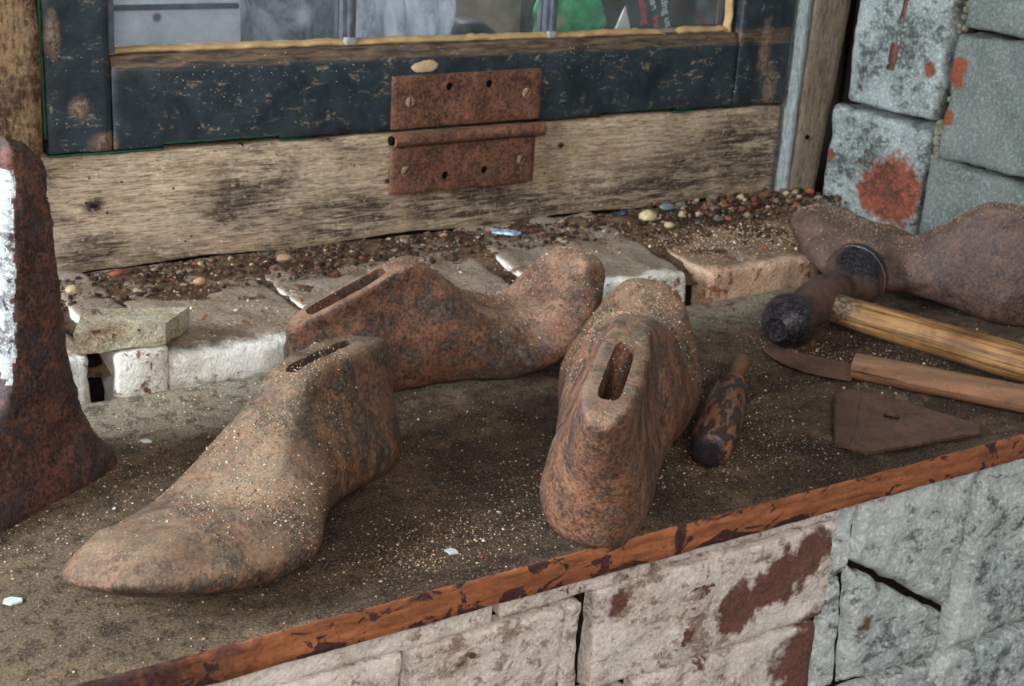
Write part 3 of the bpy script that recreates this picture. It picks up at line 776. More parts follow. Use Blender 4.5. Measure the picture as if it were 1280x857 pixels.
# dark wedge-shaped block
V = []; F = []
def wedge(p):
    f = min(1, max(0, (p[0] - .785) / .060)); return np.array([p[0], p[1], .172 + (p[2] - .172) * (1 - .80 * f)])
wd = rbox('dark_wedge', .757, .852, 1.250, 1.300, .172, .2265, plain('near_black_wedge', (34, 36, 42), .6, .4, .3, 60), None, .005, .008, .0008, 40, fn=wedge)
tag(wd, 'near-black sloping wedge lying behind the middle pane, right of the pale cloth', 'wedge')
bp = rbox('brown_panel', .757, .872, 1.318, 1.328, .172, .32, n.m if False else plain('mottled_brown_panel', (156, 140, 126), .85, .2, .5, 40), None, .01, .002, .001, 30)
tag(bp, 'mottled grey-brown panel standing behind the near-black wedge, beyond the middle pane', 'panel')
# crumpled green plastic bag
bm = bmesh.new(); bmesh.ops.create_icosphere(bm, subdivisions=5, radius=1)
V = []
for v in bm.verts:
    d = 1 + .30 * mnoise.noise(v.co * 1.7) + .16 * abs(mnoise.noise(v.co * 4.1)) + .06 * mnoise.noise(v.co * 9)
    V.append((.908 + v.co.x * .040 * d, 1.274 + v.co.y * .020 * d, max(.1725, .225 + v.co.z * .056 * d)))
F = [[v.index for v in f.verts] for f in bm.faces]; bm.free()
n = NT('green_plastic', .3, .6)
c = n.ramp(n.noise(45, 5, .65, .8), (.32, lin(20, 104, 62)), (.55, lin(66, 182, 116)), (.72, lin(170, 236, 196)))
c = n.mix(n.mul(n.blob((.882, 1.26, .222), .010, .5, .6, 80), .8), c, lin(176, 164, 128))
bg = pymesh('plastic_bag', V, F, n.col(c), None, True)
tag(bg, 'crumpled green plastic bag behind the right-hand window pane', 'bag')
# folded white sheet: a small triangular tent shape
tw = pymesh('folded_paper', [(.926, 1.238, .1725), (.976, 1.238, .1725), (.957, 1.247, .239), (.926, 1.250, .1725), (.976, 1.250, .1725)],
            [[0, 1, 2], [4, 3, 2], [0, 2, 3], [1, 4, 2], [0, 3, 4, 1]], plain('translucent_white_paper', (222, 230, 228), .6, .3, .3, 80), None, False)
tag(tw, 'small folded white paper triangle standing between green bag and leaflet', 'paper')
# leaflet with lettering, leaning behind the glass
LT = empty('leaflet', (1.01, 1.262, .172), 'dark green leaflet with red and white lettering running downwards, behind right pane', 'leaflet')
lr = math.radians(-71)
R3 = Matrix.Rotation(math.radians(90), 4, 'X')
def card_pt(u, v, off=0.0):     # u runs down the lines of text, v to the right across them
    cu, su = math.cos(lr), math.sin(lr)
    return Vector((.955 + u * cu - v * su, 1.256 - off, .272 + u * su + v * cu))
pts = [card_pt(-.01, .0), card_pt(.104, .0), card_pt(.112, .075), card_pt(-.01, .075)]
pts = [Vector((p.x, p.y, max(p.z, .1730))) for p in pts]
V = [tuple(p) for p in pts] + [tuple(p + Vector((0, .0012, 0))) for p in pts]
pymesh('card', V, [[0, 1, 2, 3], [7, 6, 5, 4], [0, 4, 5, 1], [1, 5, 6, 2], [2, 6, 7, 3], [3, 7, 4, 0]], plain('dark_green_card', (40, 66, 64), .5, .4, .35, 60), LT, False)
def lettering(body, size, u, v, mat):
    cd = bpy.data.curves.new('lettering', 'FONT'); cd.body = body; cd.size = size; cd.extrude = .0001; cd.offset = .00035
    o = bpy.data.objects.new('lettering_src', cd); COL.objects.link(o)
    dg = bpy.context.evaluated_depsgraph_get(); dg.update()
    me = bpy.data.meshes.new_from_object(o.evaluated_get(dg)); bpy.data.objects.remove(o)
    co = [card_pt(u + q.co.x, v + q.co.y, .0004 + q.co.z) for q in me.vertices]
    for q, p in zip(me.vertices, co): q.co = p
    me.name = 'lettering'
    return link_mesh('lettering', me, mat, LT)
redi = plain('red_print', (232, 84, 92), .6); whi = plain('white_print', (240, 250, 250), .6)
lettering('finishing', .0125, .024, .0150, redi)
lettering('use', .0125, .0365, .0295, whi); lettering('for', .0125, .0600, .0285, redi)
lettering('looking us', .0125, .0270, .0440, whi)
gr2 = rbox('dark_grey_panel', 1.045, 1.140, 1.290, 1.296, .172, .300, plain('streaky_dark_grey', (74, 80, 82), .6, .3, .6, 50), None, .01, .001)
tag(gr2, 'dark grey streaky panel behind the right pane, right of the leaflet', 'panel')

# ------------------------------------------------------------------ the board that everything lies on
def boardfn(p):
    q = p.copy()
    if p[1] < .645:
        q[1] += .0012 * mnoise.noise((p[0] * 30, p[2] * 40, 0)) + .0007 * mnoise.noise((p[0] * 110, p[2] * 160, 5))
        if p[2] > -.004: q[1] += .0016 * max(0, mnoise.noise((p[0] * 55, 9, 0)) - .15); q[2] -= .0022 * max(0, mnoise.noise((p[0] * 55, 9, 0)) - .15)
    return q
bd = rbox('shelf_board', -.30, 1.1780, .6328, .9825, -.0222, 0.0, [MAT['board_top'], MAT['board_edge']], None, .006, .0016, .0002, 24, 2, fn=boardfn,
          facemat=lambda nn, c: 1 if nn.y < -.45 else 0)
tag(bd, 'long dusty wooden shelf board with chipped orange-painted front edge', 'shelf')

# ------------------------------------------------------------------ shoe lasts
SN = np.array([0, .06, .14, .24, .33, .40, .47, .55, .64, .74, .84, .92, 1.0])
BASE = dict(
    zt=np.array([.095, .098, .100, .102, .103, .098, .084, .070, .059, .050, .043, .037, .030]),
    zb=np.array([.004, .002, .001, .004, .010, .013, .012, .007, .002, .001, .002, .005, .009]),
    wm=np.array([.030, .031, .032, .031, .029, .029, .032, .037, .042, .043, .040, .036, .032]),
    um=np.array([.28, .28, .28, .28, .30, .32, .33, .33, .33, .33, .34, .38, .42]),
    wt=np.array([.012, .013, .014, .014, .012, .010, .010, .012, .014, .015, .015, .014, .012]),
    c=np.array([1, 1, 1, 1, .9, .55, .2, .05, 0, 0, 0, 0, 0]))
def pchip(xk, yk, x):
    h = np.diff(xk); d = np.diff(yk) / h; m = np.zeros_like(yk)
    for i in range(1, len(xk) - 1):
        m[i] = 0 if d[i - 1] * d[i] <= 0 else (h[i - 1] + h[i]) / (h[i - 1] / d[i] + h[i] / d[i - 1])
    m[0] = d[0]; m[-1] = d[-1]
    i = np.clip(np.searchsorted(xk, x) - 1, 0, len(xk) - 2); t = (x - xk[i]) / h[i]
    return ((2 * t**3 - 3 * t**2 + 1) * yk[i] + (t**3 - 2 * t**2 + t) * h[i] * m[i] + (-2 * t**3 + 3 * t**2) * yk[i + 1] + (t**3 - t**2) * h[i] * m[i + 1])
def bspl(P, n):
    K = P.shape[-2]; u = np.arange(n) / n * K; i = np.floor(u).astype(int); t = (u - i)[:, None]
    b = [(1 - t)**3 / 6, (3 * t**3 - 6 * t**2 + 4) / 6, (-3 * t**3 + 3 * t**2 + 3 * t + 1) / 6, t**3 / 6]
    return sum(b[k] * P[..., (i + k - 1) % K, :] for k in range(4))
DEF=dict(L=.262,H=1.0,W=1.0,WT=1.0,bend=.006,sbreak=0.0,lean=0.0,saddle=0.0,toeh=1.0,toew=1.0,heelp=.0,tslope=0.0,topb=0.0,arch=1.0,waist=1.0,bexp=2.0,zt1=0.,zt2=0.,zt3=0.,w1=0.,w2=0.,w3=0.,trise=0.,neck=0.)
def last(p,ns=90,nc=56):
    q=dict(DEF); q.update(p)
    th=np.linspace(0,np.pi,ns); s=(1-np.cos(th))/2
    s=.75*s+.25*np.linspace(0,1,ns)
    g=lambda a:pchip(SN,a,s)
    sk=SN.copy()
    # shift the cone break
    def gs(a):
        s2=np.clip(s-q['sbreak']*np.exp(-((s-.38)/.22)**2),0,1)
        return pchip(SN,a,s2)
    zt=gs(BASE['zt'])*q['H']; zb=g(BASE['zb'])
    front=1/(1+np.exp(-(s-.55)/.05))
    zt=zt*(1+front*(q['toeh']-1))
    zt=zt-q['saddle']*np.exp(-((s-.55)/.12)**2)
    zt=zt+q['tslope']*(s-.2)*(1-front)
    for k,cc_ in (('zt1',.62),('zt2',.76),('zt3',.9)): zt=zt+q[k]*np.exp(-((s-cc_)/.1)**2)
    rise=q['trise']*np.clip((s-.6)/.4,0,1)**2; zt=zt+rise; zb=zb+rise
    zb=zb*(1+(q['arch']-1)*np.exp(-((s-.36)/.14)**2))
    wm=g(BASE['wm'])*q['W']*(1+front*(q['toew']-1)); um=g(BASE['um']); wt=gs(BASE['wt'])*q['WT']; c=gs(BASE['c'])
    wm=wm*(1+(q['waist']-1)*np.exp(-((s-.4)/.12)**2))
    for k,cc_ in (('w1',.1),('w2',.6),('w3',.85)): wm=wm*(1+q[k]*np.exp(-((s-cc_)/.13)**2))
    # ends
    eh=np.clip(s/.15,0,1); eh=(1-(1-eh)**2.4)**(1/2.4)
    et=np.clip((1-s)/.24,0,1); et=(1-(1-et)**2.3)**(1/2.3)
    rz=np.clip(s/.055,0,1); rz=1-(1-(1-rz)**2)**.5   # 1 at s=0 -> 0
    tz=np.clip((1-s)/.10,0,1); tz=(1-(1-tz)**2)**.5
    wm=wm*eh*et; wt=wt*(1-(1-np.clip(s/.11,0,1))**2.6)**(1/2.6)*et
    wt=np.minimum(wt,wm*.98)
    zm=.45*zt+.55*zb
    zt=zm+(zt-zm)*tz-rz*.010; zb=zm+(zb-zm)*tz+rz*.006
    h=zt-zb
    r=np.minimum(.007,h*.2)
    z=lambda k:zb+k*h
    L2=lambda a,b:a+(b-a)*c
    te=np.clip((s-.72)/.28,0,1); te=te*te*(3-2*te)
    half=[(0*s,zb),((.55-.2*te)*wm,zb+.02*h*te),((.90-.14*te)*wm,zb+(.03+.12*te)*h),(1.03*wm,z(um*.55)),(1.06*wm,z(um*1.1)),
      (L2(.90*wm,(.62-q['neck'])*wm+(.38+q['neck'])*wt),z(.62-.06*q['neck']/.25)),
      (L2(.66*wm,wt*1.12),zt-L2(h*.14,r*2.2)),(L2(.55*wm,wt*1.08),zt-L2(h*.06,r*.6)),
      (L2(.34*wm,wt*.92),zt-L2(h*.01,-.0005)),(L2(.18*wm,.45*wt),zt),(0*s,zt)]
    pts=half+[(-a,b) for a,b in half[-2:0:-1]]
    P=np.stack([np.stack(x,-1) for x in pts],1)
    S=bspl(P,nc)          # ns,nc,2
    y0=q['bend']*np.clip((s-.25)/.75,0,1)**q['bexp']
    zz=S[...,1]; 
    rel=np.clip((zz)/.1,0,1.5)
    x=s[:,None]*q['L']+ q['lean']*rel**1.5*np.clip(1-s/.35,0,1)[:,None]
    y=S[...,0]+y0[:,None]+q['topb']*rel
    zz=zz+q['heelp']*np.clip(1-s/.6,0,1)[:,None]**1.5
    return np.stack([x,y,zz],-1), s
def euler(a,b,c):
    ca,sa=np.cos(a),np.sin(a);cb,sb=np.cos(b),np.sin(b);cc,sc=np.cos(c),np.sin(c)
    Rx=np.array([[1,0,0],[0,ca,-sa],[0,sa,ca]]);Ry=np.array([[cb,0,sb],[0,1,0],[-sb,0,cb]]);Rz=np.array([[cc,-sc,0],[sc,cc,0],[0,0,1]])
    return Rz@Ry@Rx

FIT = {
 'a': {'tx': 0.43695, 'ty': 0.81249, 'tz': 0.00914, 'rx': 0.14018, 'ry': 0.02607, 'rz': 3.76015, 'L': 0.27824, 'H': 0.86621, 'W': 1.16254, 'WT': 1.49787, 'bend': -0.02373, 'sbreak': -0.03886, 'lean': -0.02936, 'saddle': -0.00376, 'toeh': 1.03053, 'toew': 1.14481, 'heelp': -0.01027, 'tslope': 0.00184, 'topb': -0.002, 'arch': 0.52829, 'waist': 1.11652, 'bexp': 2.31752, 'zt1': -0.01182, 'zt2': -0.00231, 'zt3': 0.00248, 'w1': -0.08358, 'w2': 0.08804, 'w3': -0.05899, 'trise': 0.01516, 'mir': 1},
 'b': {'tx': 0.44284, 'ty': 0.93469, 'tz': -0.04531, 'rx': 0.16144, 'ry': -0.28165, 'rz': -0.0262, 'L': 0.27368, 'H': 0.89667, 'W': 0.9256, 'WT': 0.76579, 'bend': -0.01405, 'sbreak': 0.0444, 'lean': 0.01573, 'saddle': 0.01275, 'toeh': 0.86579, 'toew': 0.99677, 'heelp': 0.05916, 'tslope': 0.14489, 'topb': -0.00342, 'arch': 0.56255, 'waist': 1.10798, 'bexp': 1.9923, 'zt1': 0.00999, 'zt2': 0.00064, 'zt3': 0.02299, 'w1': 0.11785, 'w2': 0.07394, 'w3': 0.28111, 'trise': 0.04118, 'mir': 1},
 'c': {'tx': 0.48422, 'ty': 0.62906, 'tz': -0.0078, 'rx': 0.09688, 'ry': -0.04151, 'rz': 0.81164, 'L': 0.30237, 'H': 1.10753, 'W': 1.10899, 'WT': 1.17436, 'bend': -0.00204, 'sbreak': 0.04109, 'lean': -0.0376, 'saddle': -0.01896, 'toeh': 1.37045, 'toew': 1.05101, 'heelp': 0.00949, 'tslope': -0.04159, 'topb': 0.00166, 'arch': 0.23296, 'waist': 1.16621, 'bexp': 1.67717, 'zt1': -0.00408, 'zt2': -0.00103, 'zt3': 0.02652, 'w1': -0.03237, 'w2': -0.01, 'w3': 0.05, 'trise': 0.01769, 'mir': 1},
 'd': {'tx': 1.13079, 'ty': 0.79626, 'tz': -0.01319, 'rx': -0.12578, 'ry': -0.18006, 'rz': 2.17302, 'L': 0.25767, 'H': 1.10743, 'W': 1.08967, 'WT': 0.98163, 'bend': 0.03425, 'sbreak': -0.04507, 'lean': 0.00081, 'saddle': 0.01133, 'toeh': 0.88669, 'toew': 1.09761, 'heelp': 0.01188, 'tslope': -0.04096, 'topb': -0.00486, 'arch': 0.64269, 'waist': 1.1632, 'bexp': 2.70572, 'zt1': -0.00528, 'zt2': -0.00262, 'zt3': 0.00193, 'w1': -0.04038, 'w2': 0.0444, 'w3': 0.14075, 'trise': 0.00399, 'mir': -1}
}
SLOT = dict(a=(.10, .33, .0052), b=(.06, .32, .0055), c=(.07, .33, .0068), d=(.10, .30, .005))
def grains(pts, nrm, size, mats_idx, flat=.75):
    """many little eight-sided grains in one mesh: verts, faces, material index per face"""
    N = len(pts)
    base = np.array([(1, 0, 0), (-1, 0, 0), (0, 1, 0), (0, -1, 0), (0, 0, 1), (0, 0, -1)], float)
    tri = np.array([(0, 2, 4), (2, 1, 4), (1, 3, 4), (3, 0, 4), (2, 0, 5), (1, 2, 5), (3, 1, 5), (0, 3, 5)])
    a = rng.uniform(0, 2 * np.pi, N); sc = size[:, None] * rng.uniform(.6, 1.3, (N, 3)); sc[:, 2] *= flat
    v = base[None] * sc[:, None, :] * rng.uniform(.7, 1.2, (N, 6, 1))
    ca, sa = np.cos(a)[:, None], np.sin(a)[:, None]
    x = v[..., 0] * ca - v[..., 1] * sa; y = v[..., 0] * sa + v[..., 1] * ca
    v = np.stack([x, y, v[..., 2]], -1) + pts[:, None] + nrm[:, None] * (size * .25)[:, None, None]
    t = tri[None] + (np.arange(N) * 6)[:, None, None]
    return v.reshape(-1, 3), t.reshape(-1, 3), np.repeat(mats_idx, 8)

LASTLAB = dict(
    a='rusty brown slotted shoe last in front, toe pointing lower left, grit on its instep',
    b='rusty shoe last at the back, raised dusty toe resting towards the brick sill',
    c='rusty shoe last seen heel-on at the board edge, open slot facing the viewer',
    d='dark brown rusty shoe last at far right, behind the hammer')
def build_last(key, ngrit, gritfn, darkk=1.0):
    q = FIT[key]; ns, nc = 120, 80
    G, S = last(dict({k: q[k] for k in q if k in DEF}, neck=dict(a=.02, b=.05, c=.10, d=0)[key]), ns, nc)
    if q['mir'] < 0: G = G * np.array([1, -1, 1])
    Mx = euler(q['rx'], q['ry'], q['rz'])
    G = G @ Mx.T + np.array([q['tx'], q['ty'], q['tz']]) + (np.array([.010, .011, 0]) if key == 'd' else 0)
    top = nc // 2
    V = G.reshape(-1, 3)
    F = []
    for i in range(ns - 1):
        for k in range(nc):
            F.append((i * nc + k, i * nc + (k + 1) % nc, (i + 1) * nc + (k + 1) % nc, (i + 1) * nc + k))
    if q['mir'] > 0: F = [f[::-1] for f in F]
    me = bpy.data.meshes.new('body'); me.from_pydata([tuple(v) for v in V], [], F)
    bm = bmesh.new(); bm.from_mesh(me)
    bmesh.ops.remove_doubles(bm, verts=bm.verts, dist=1.5e-4)
    bmesh.ops.recalc_face_normals(bm, faces=bm.faces); bm.normal_update()
    sd = ord(key) * 3.7
    for v in bm.verts:
        p = v.co + Vector((sd, 0, 0))
        d = .0011 * mnoise.noise(p * 26) + .0006 * mnoise.noise(p * 75)
        c = mnoise.noise(p * 48 + Vector((0, 9, 0))) + .5 * mnoise.noise(p * 110)
        d += .0011 * max(0, c - .28) * 2.2 * (1 if v.normal.z > -.2 else .3)      # flaked crust
        pit = mnoise.noise(p * 140 + Vector((5, 5, 5)))
        d -= .0009 * max(0, pit - .42) * 2
        v.co += v.normal * d * darkk
    me2 = bpy.data.meshes.new('body'); bm.to_mesh(me2)
    # sample grit while we have normals
    tri = [(f.calc_center_median(), f.normal.copy(), f.calc_area()) for f in bm.faces]
    bm.free(); bpy.data.meshes.remove(me)
    me2.polygons.foreach_set('use_smooth', [True] * len(me2.polygons))
    mn = min(v.co.z for v in me2.vertices)
    for v in me2.vertices: v.co.z += .0002 - mn
    tri = [(c + Vector((0, 0, .0002 - mn)), nn, a) for c, nn, a in tri]
    G = G + np.array([0, 0, .0002 - mn]); mn = .0002
    base = Vector((float(V[:, 0].mean()), float(V[:, 1].mean()), float(mn)))
    root = empty('shoe_last', base, LASTLAB[key], 'shoe last', 'rusty shoe lasts on the board')
    o = link_mesh('body', me2, LASTMAT[key], root)
    sa, sb, hw = SLOT[key]
    ia, ib = int(np.argmin(abs(S - sa))), int(np.argmin(abs(S - sb)))
    A, B = Vector(G[ia, top]), Vector(G[ib, top])
    ax = (B - A).normalized(); upv = Vector(Mx @ np.array([0, 0, 1])); side = ax.cross(upv).normalized(); upv = side.cross(ax).normalized()
    L = (B - A).length / 2; mid = (A + B) / 2
    bm = bmesh.new(); ring = []
    for k in range(28):
        a = 2 * math.pi * k / 28; ca, sa_ = math.cos(a), math.sin(a)
        ring.append((L * math.copysign(abs(ca)**.32, ca), hw * math.copysign(abs(sa_)**.5, sa_)))
    lo = [bm.verts.new(mid + ax * x * .94 + side * y * .8 - upv * .040) for x, y in ring]
    m1 = [bm.verts.new(mid + ax * x + side * y - upv * .003) for x, y in ring]
    hi = [bm.verts.new(mid + ax * x * 1.03 + side * y * 1.15 + upv * .004) for x, y in ring]
    h2 = [bm.verts.new(mid + ax * x * 1.06 + side * y * 1.3 + upv * .012) for x, y in ring]
    for a_, b_ in ((lo, m1), (m1, hi), (hi, h2)):
        for k in range(28): bm.faces.new((a_[k], a_[(k + 1) % 28], b_[(k + 1) % 28], b_[k]))
    bm.faces.new(lo[::-1]); bm.faces.new(h2); bmesh.ops.recalc_face_normals(bm, faces=bm.faces)
    cm = bpy.data.meshes.new('slot'); bm.to_mesh(cm); bm.free()
    boolean_cut(o, cm, (0, 0, 0))
    o.data.polygons.foreach_set('use_smooth', [True] * len(o.data.polygons)); o.data.set_sharp_from_angle(angle=math.radians(48))
    # grit lying on it
    w = np.array([a * max(0, nn.z - .25) * gritfn(c) for c, nn, a in tri]); w /= w.sum()
    pick = rng.choice(len(tri), ngrit, p=w)
    P = np.array([tri[i][0] for i in pick]) + rng.uniform(-.0013, .0013, (ngrit, 3)) * np.array([1, 1, 0])
    Nn = np.array([tri[i][1] for i in pick])
    # keep jittered grains on the tangent plane
    dz = -(Nn[:, 0] * (P[:, 0] - np.array([tri[i][0].x for i in pick])) + Nn[:, 1] * (P[:, 1] - np.array([tri[i][0].y for i in pick]))) / np.maximum(Nn[:, 2], .3)
    P[:, 2] += dz
    sz = rng.lognormal(math.log(.00031), .45, ngrit)
    mi = rng.choice(5, ngrit, p=[.34, .36, .10, .14, .06])
    v, t, fm = grains(P, Nn, sz, mi)
    g = npmesh('grit', v, t, GRIT, root, fm); g['kind'] = 'stuff'
    return root

def nz(p, f, o=0.0): return mnoise.noise(Vector(p) * f + Vector((o, o, o)))
build_last('a', 4200, lambda c: (.06 + max(0, .5 + nz(c, 30, 2))**2) * (1.0 if .26 < c.x < .40 else .12))
build_last('b', 5200, lambda c: (.05 + max(0, .5 + nz(c, 30, 5))**2) * (1.6 if c.x > .58 else .16))
build_last('c', 4200, lambda c: (.05 + max(0, .5 + nz(c, 30, 8))**2) * (1.5 if c.y > .74 else .10))
build_last('d', 5200, lambda c: (.2 + max(0, .5 + nz(c, 30, 11))**2))

# ------------------------------------------------------------------ iron foot standing at the left edge
def loft(name, secs, mats, parent, n=40, bump=0.0, freq=40):
    V = []; F = []
    for (cc, e1, e2, a, b, ex) in secs:
        for k in range(n):
            t = 2 * math.pi * k / n; x = math.copysign(abs(math.cos(t))**ex, math.cos(t)); y = math.copysign(abs(math.sin(t))**ex, math.sin(t))
            nn = (e1 * x + e2 * y)
            p = cc + e1 * a * x + e2 * b * y
            if bump: p = p + nn * bump * (fbm(p, freq, 3) + .6 * max(0, fbm(p, freq * 2.2, 2)))
            V.append(tuple(p))
    for i in range(len(secs) - 1):
        for k in range(n): F.append([i * n + k, i * n + (k + 1) % n, (i + 1) * n + (k + 1) % n, (i + 1) * n + k])
    F.append(list(range(n))[::-1]); F.append([(len(secs) - 1) * n + k for k in range(n)])
    F = [f[::-1] for f in F]
    return pymesh(name, V, F, mats, parent, True, 60)
P0 = Vector((.281, .870, .0006)); du = Vector((-.85, -.527, 0)).normalized(); dn = Vector((.527, -.85, 0)).normalized()
zs = [0, .002, .006, .010, .014, .020, .030, .040, .053, .070, .088, .12, .15, .18, .205, .216, .222, .226, .229, .2305]
ur = np.interp(zs, [0, .004, .009, .012, .030, .053, .088, .15, .205, .216, .224, .2305], [-.002, -.003, -.001, .003, .014, .023, .029, .037, .042, .046, .054, .066])
ul = np.interp(zs, [0, .008, .014, .030, .058, .086, .15, .205, .222, .2305], [.215, .215, .205, .150, .096, .083, .0765, .0715, .070, .067])
vf = np.interp(zs, [0, .008, .014, .030, .058, .15, .205, .222, .2305], [.0, .0, -.003, -.010, -.0145, -.0155, -.016, -.018, -.026])
vb = np.interp(zs, [0, .008, .014, .030, .058, .15, .205, .222, .2305], [-.072, -.072, -.068, -.058, -.052, -.050, -.049, -.047, -.040])
secs = []
for z, a, b, c1, c2 in zip(zs, ur, ul, vf, vb):
    cc = P0 + du * (a + b) / 2 + dn * (c1 + c2) / 2 + Vector((0, 0, z))
    secs.append((cc, dn, du, abs(c1 - c2) / 2, abs(b - a) / 2, .36))
# subdivide sections
S2 = []
for i in range(len(secs) - 1):
    k = max(1, int((zs[i + 1] - zs[i]) / .003))
    for j in range(k):
        t = j / k; A, B = secs[i], secs[i + 1]
        S2.append((A[0].lerp(B[0], t), A[1], A[2], A[3] + (B[3] - A[3]) * t, A[4] + (B[4] - A[4]) * t, A[5]))
S2.append(secs[-1])
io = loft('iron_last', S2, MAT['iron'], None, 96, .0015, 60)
io.data.materials.append(painted_brick('painted_glare_iron_face', (196, 202, 202), (166, 172, 172), (84, 52, 44), (60, 46, 44), .3, .6, 31.0, sc=1.2))  # glare on the left-facing side, painted as a near-white iron colour
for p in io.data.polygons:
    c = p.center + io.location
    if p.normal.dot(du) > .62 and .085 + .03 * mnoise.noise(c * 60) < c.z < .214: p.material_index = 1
tag(io, 'tall dark rust-flaked iron cobbler foot standing at the left edge', 'iron last')

# ------------------------------------------------------------------ hammer
hm = empty('hammer', (.93, .88, 0), 'old hammer with round rusty steel head and worn ash handle', 'hammer')
hA = Vector((.866, .857, .0245)); hB = Vector((.998, .9055, .0370)); hx = (hB - hA).normalized(); hl = (hB - hA).length
prof = [(-.0225, .0005), (-.0222, .005), (-.0230, .0105), (-.017, .0160), (-.012, .0205), (-.006, .0233), (0, .0243), (.004, .0243), (.009, .0230), (.013, .0205),
        (.017, .0180), (.022, .0170), (.030, .0178), (.040, .0195), (.055, .0205), (.072, .0205), (.086, .0185), (.092, .0166), (.099, .0166), (.106, .0188),
        (.113, .0225), (.120, .0262), (hl - .014, .0285), (hl - .009, .0296), (hl - .0085, .0306), (hl - .001, .0306), (hl, .0296), (hl + .0015, .0225), (hl + .0025, .012), (hl + .003, .0005)]
lathe('head', prof, hA, hx, MAT['hammer'], hm, 40, bump=.0009)
dA = Vector((.922, .874, .0265)); dB = Vector((.986, .680, .0235)); dx = (dB - dA).normalized()
hp = [(0, .004), (.0006, .0085), (.003, .0118), (.008, .0136), (.016, .0143), (.03, .0146), (.06, .0148), (.10, .0152), (.15, .0158), (.21, .0160), (.27, .0156), (.285, .013), (.288, .006)]
lathe('handle', hp, dA, dx, MAT['ash'], hm, 32, sq=(1.0, .96), bump=.0004)
eye = lathe('eye_collar', [(0, .0135), (.002, .0160), (.010, .0165), (.016, .0150)], dA - dx * .012, dx, MAT['hammer'], hm, 28, bump=.0006)

# ------------------------------------------------------------------ leather knife
kn = empty('knife', (.88, .75, 0), 'old knife with curved rusty blade and split brown wooden handle', 'knife')
up_e = [(.835, .852), (.841, .848), (.850, .837), (.859, .824), (.867, .811), (.876, .797), (.884, .785)]
lo_e = [(.833, .849), (.829, .836), (.827, .822), (.828, .809), (.830, .797), (.838, .783), (.852, .765)]
V = []; F = []; n7 = len(up_e)
for zz_, sh_ in ((.0030, 0), (.0062, .0)):
    for (a, b) in zip(up_e, lo_e):
        for t in (0, .35, .7, 1.0):
            th = {0: 1, .35: 1, .7: .7, 1.0: .12}[t]
            zc = .0046 + (zz_ - .0046) * th
            V.append((a[0] + (b[0] - a[0]) * t, a[1] + (b[1] - a[1]) * t, zc))
m4 = n7 * 4
for i in range(n7 - 1):
    for k in range(3):
        a = i * 4 + k; F.append([a, a + 4, a + 5, a + 1]); F.append([m4 + a, m4 + a + 1, m4 + a + 5, m4 + a + 4])
    F.append([i * 4, m4 + i * 4, m4 + i * 4 + 4, i * 4 + 4]); F.append([i * 4 + 3, i * 4 + 7, m4 + i * 4 + 7, m4 + i * 4 + 3])
for k in range(3):
    F.append([k, k + 1, m4 + k + 1, m4 + k]); e = (n7 - 1) * 4 + k; F.append([e, m4 + e, m4 + e + 1, e + 1])
pymesh('blade', V, F, MAT['blade'], kn, True, 40)
kA = Vector((.867, .777, .0108)); kB = Vector((.955, .640, .0120)); kx_ = (kB - kA).normalized(); ks = kx_.cross(Vector((0, 0, 1))).normalized()
def half_handle(sign, r0):
    V = []; F = []; N_, M_ = 60, 15; Lh = .235
    for i in range(N_ + 1):
        t = i / N_; x = t * Lh
        r = r0 * (.92 + .16 * min(1, x / .05)) * (1 - .15 * max(0, (x - .15) / .1)) * (1 if t < .96 else math.sqrt(max(.05, 1 - ((t - .96) / .04)**2)))
        gap = .0014 * max(0, 1 - x / .062)
        for k in range(M_):
            a = math.pi * k / (M_ - 1)
            p = kA + kx_ * x + ks * (r * 1.08 * math.cos(a)) + Vector((0, 0, sign * (gap + r * .86 * math.sin(a))))
            p += Vector((0, 0, sign)) * .0003 * fbm(p, 60, 2)
            V.append(tuple(p))
    for i in range(N_):
        for k in range(M_):
            k2 = (k + 1) % M_; f = [i * M_ + k, i * M_ + k2, (i + 1) * M_ + k2, (i + 1) * M_ + k]; F.append(f if sign < 0 else f[::-1])
    a = list(range(M_)); b = [N_ * M_ + k for k in range(M_)]
    F.append(a if sign > 0 else a[::-1]); F.append(b[::-1] if sign > 0 else b)
    return pymesh('handle_scale', V, F, MAT['knifewood'], kn, True, 50)
half_handle(1, .0125); half_handle(-1, .0112)

# ------------------------------------------------------------------ flat iron plate with a hole
pl = empty('iron_plate', (.80, .695, 0), 'small tapered rusty iron plate with one hole, lying near the board edge', 'plate')
outl = [(.745, .675), (.751, .668), (.756, .653), (.866, .642), (.877, .652), (.854, .729), (.835, .750), (.816, .747)]
bm = bmesh.new()
def plate_prism(bm, pts, z0, z1):
    lo = [bm.verts.new((x, y, z0)) for x, y in pts]; hi = [bm.verts.new((x, y, z1)) for x, y in pts]
    bm.faces.new(lo[::-1]); bm.faces.new(hi)
    for k in range(len(pts)): bm.faces.new((lo[k], lo[(k + 1) % len(pts)], hi[(k + 1) % len(pts)], hi[k]))
plate_prism(bm, outl, .0034, .0060); bmesh.ops.recalc_face_normals(bm, faces=bm.faces)
bmesh.ops.bevel(bm, geom=[e for e in bm.edges], offset=.0005, segments=2, affect='EDGES')
me = bpy.data.meshes.new('plate'); bm.to_mesh(me); bm.free()
po = link_mesh('plate', me, MAT['ironplate'], pl)
bm = bmesh.new(); bmesh.ops.create_cone(bm, cap_ends=True, segments=28, radius1=.0068, radius2=.0068, depth=.02, matrix=Matrix.Translation((.825, .694, .005)))
me = bpy.data.meshes.new('c'); bm.to_mesh(me); bm.free(); boolean_cut(po, me, (0, 0, 0))
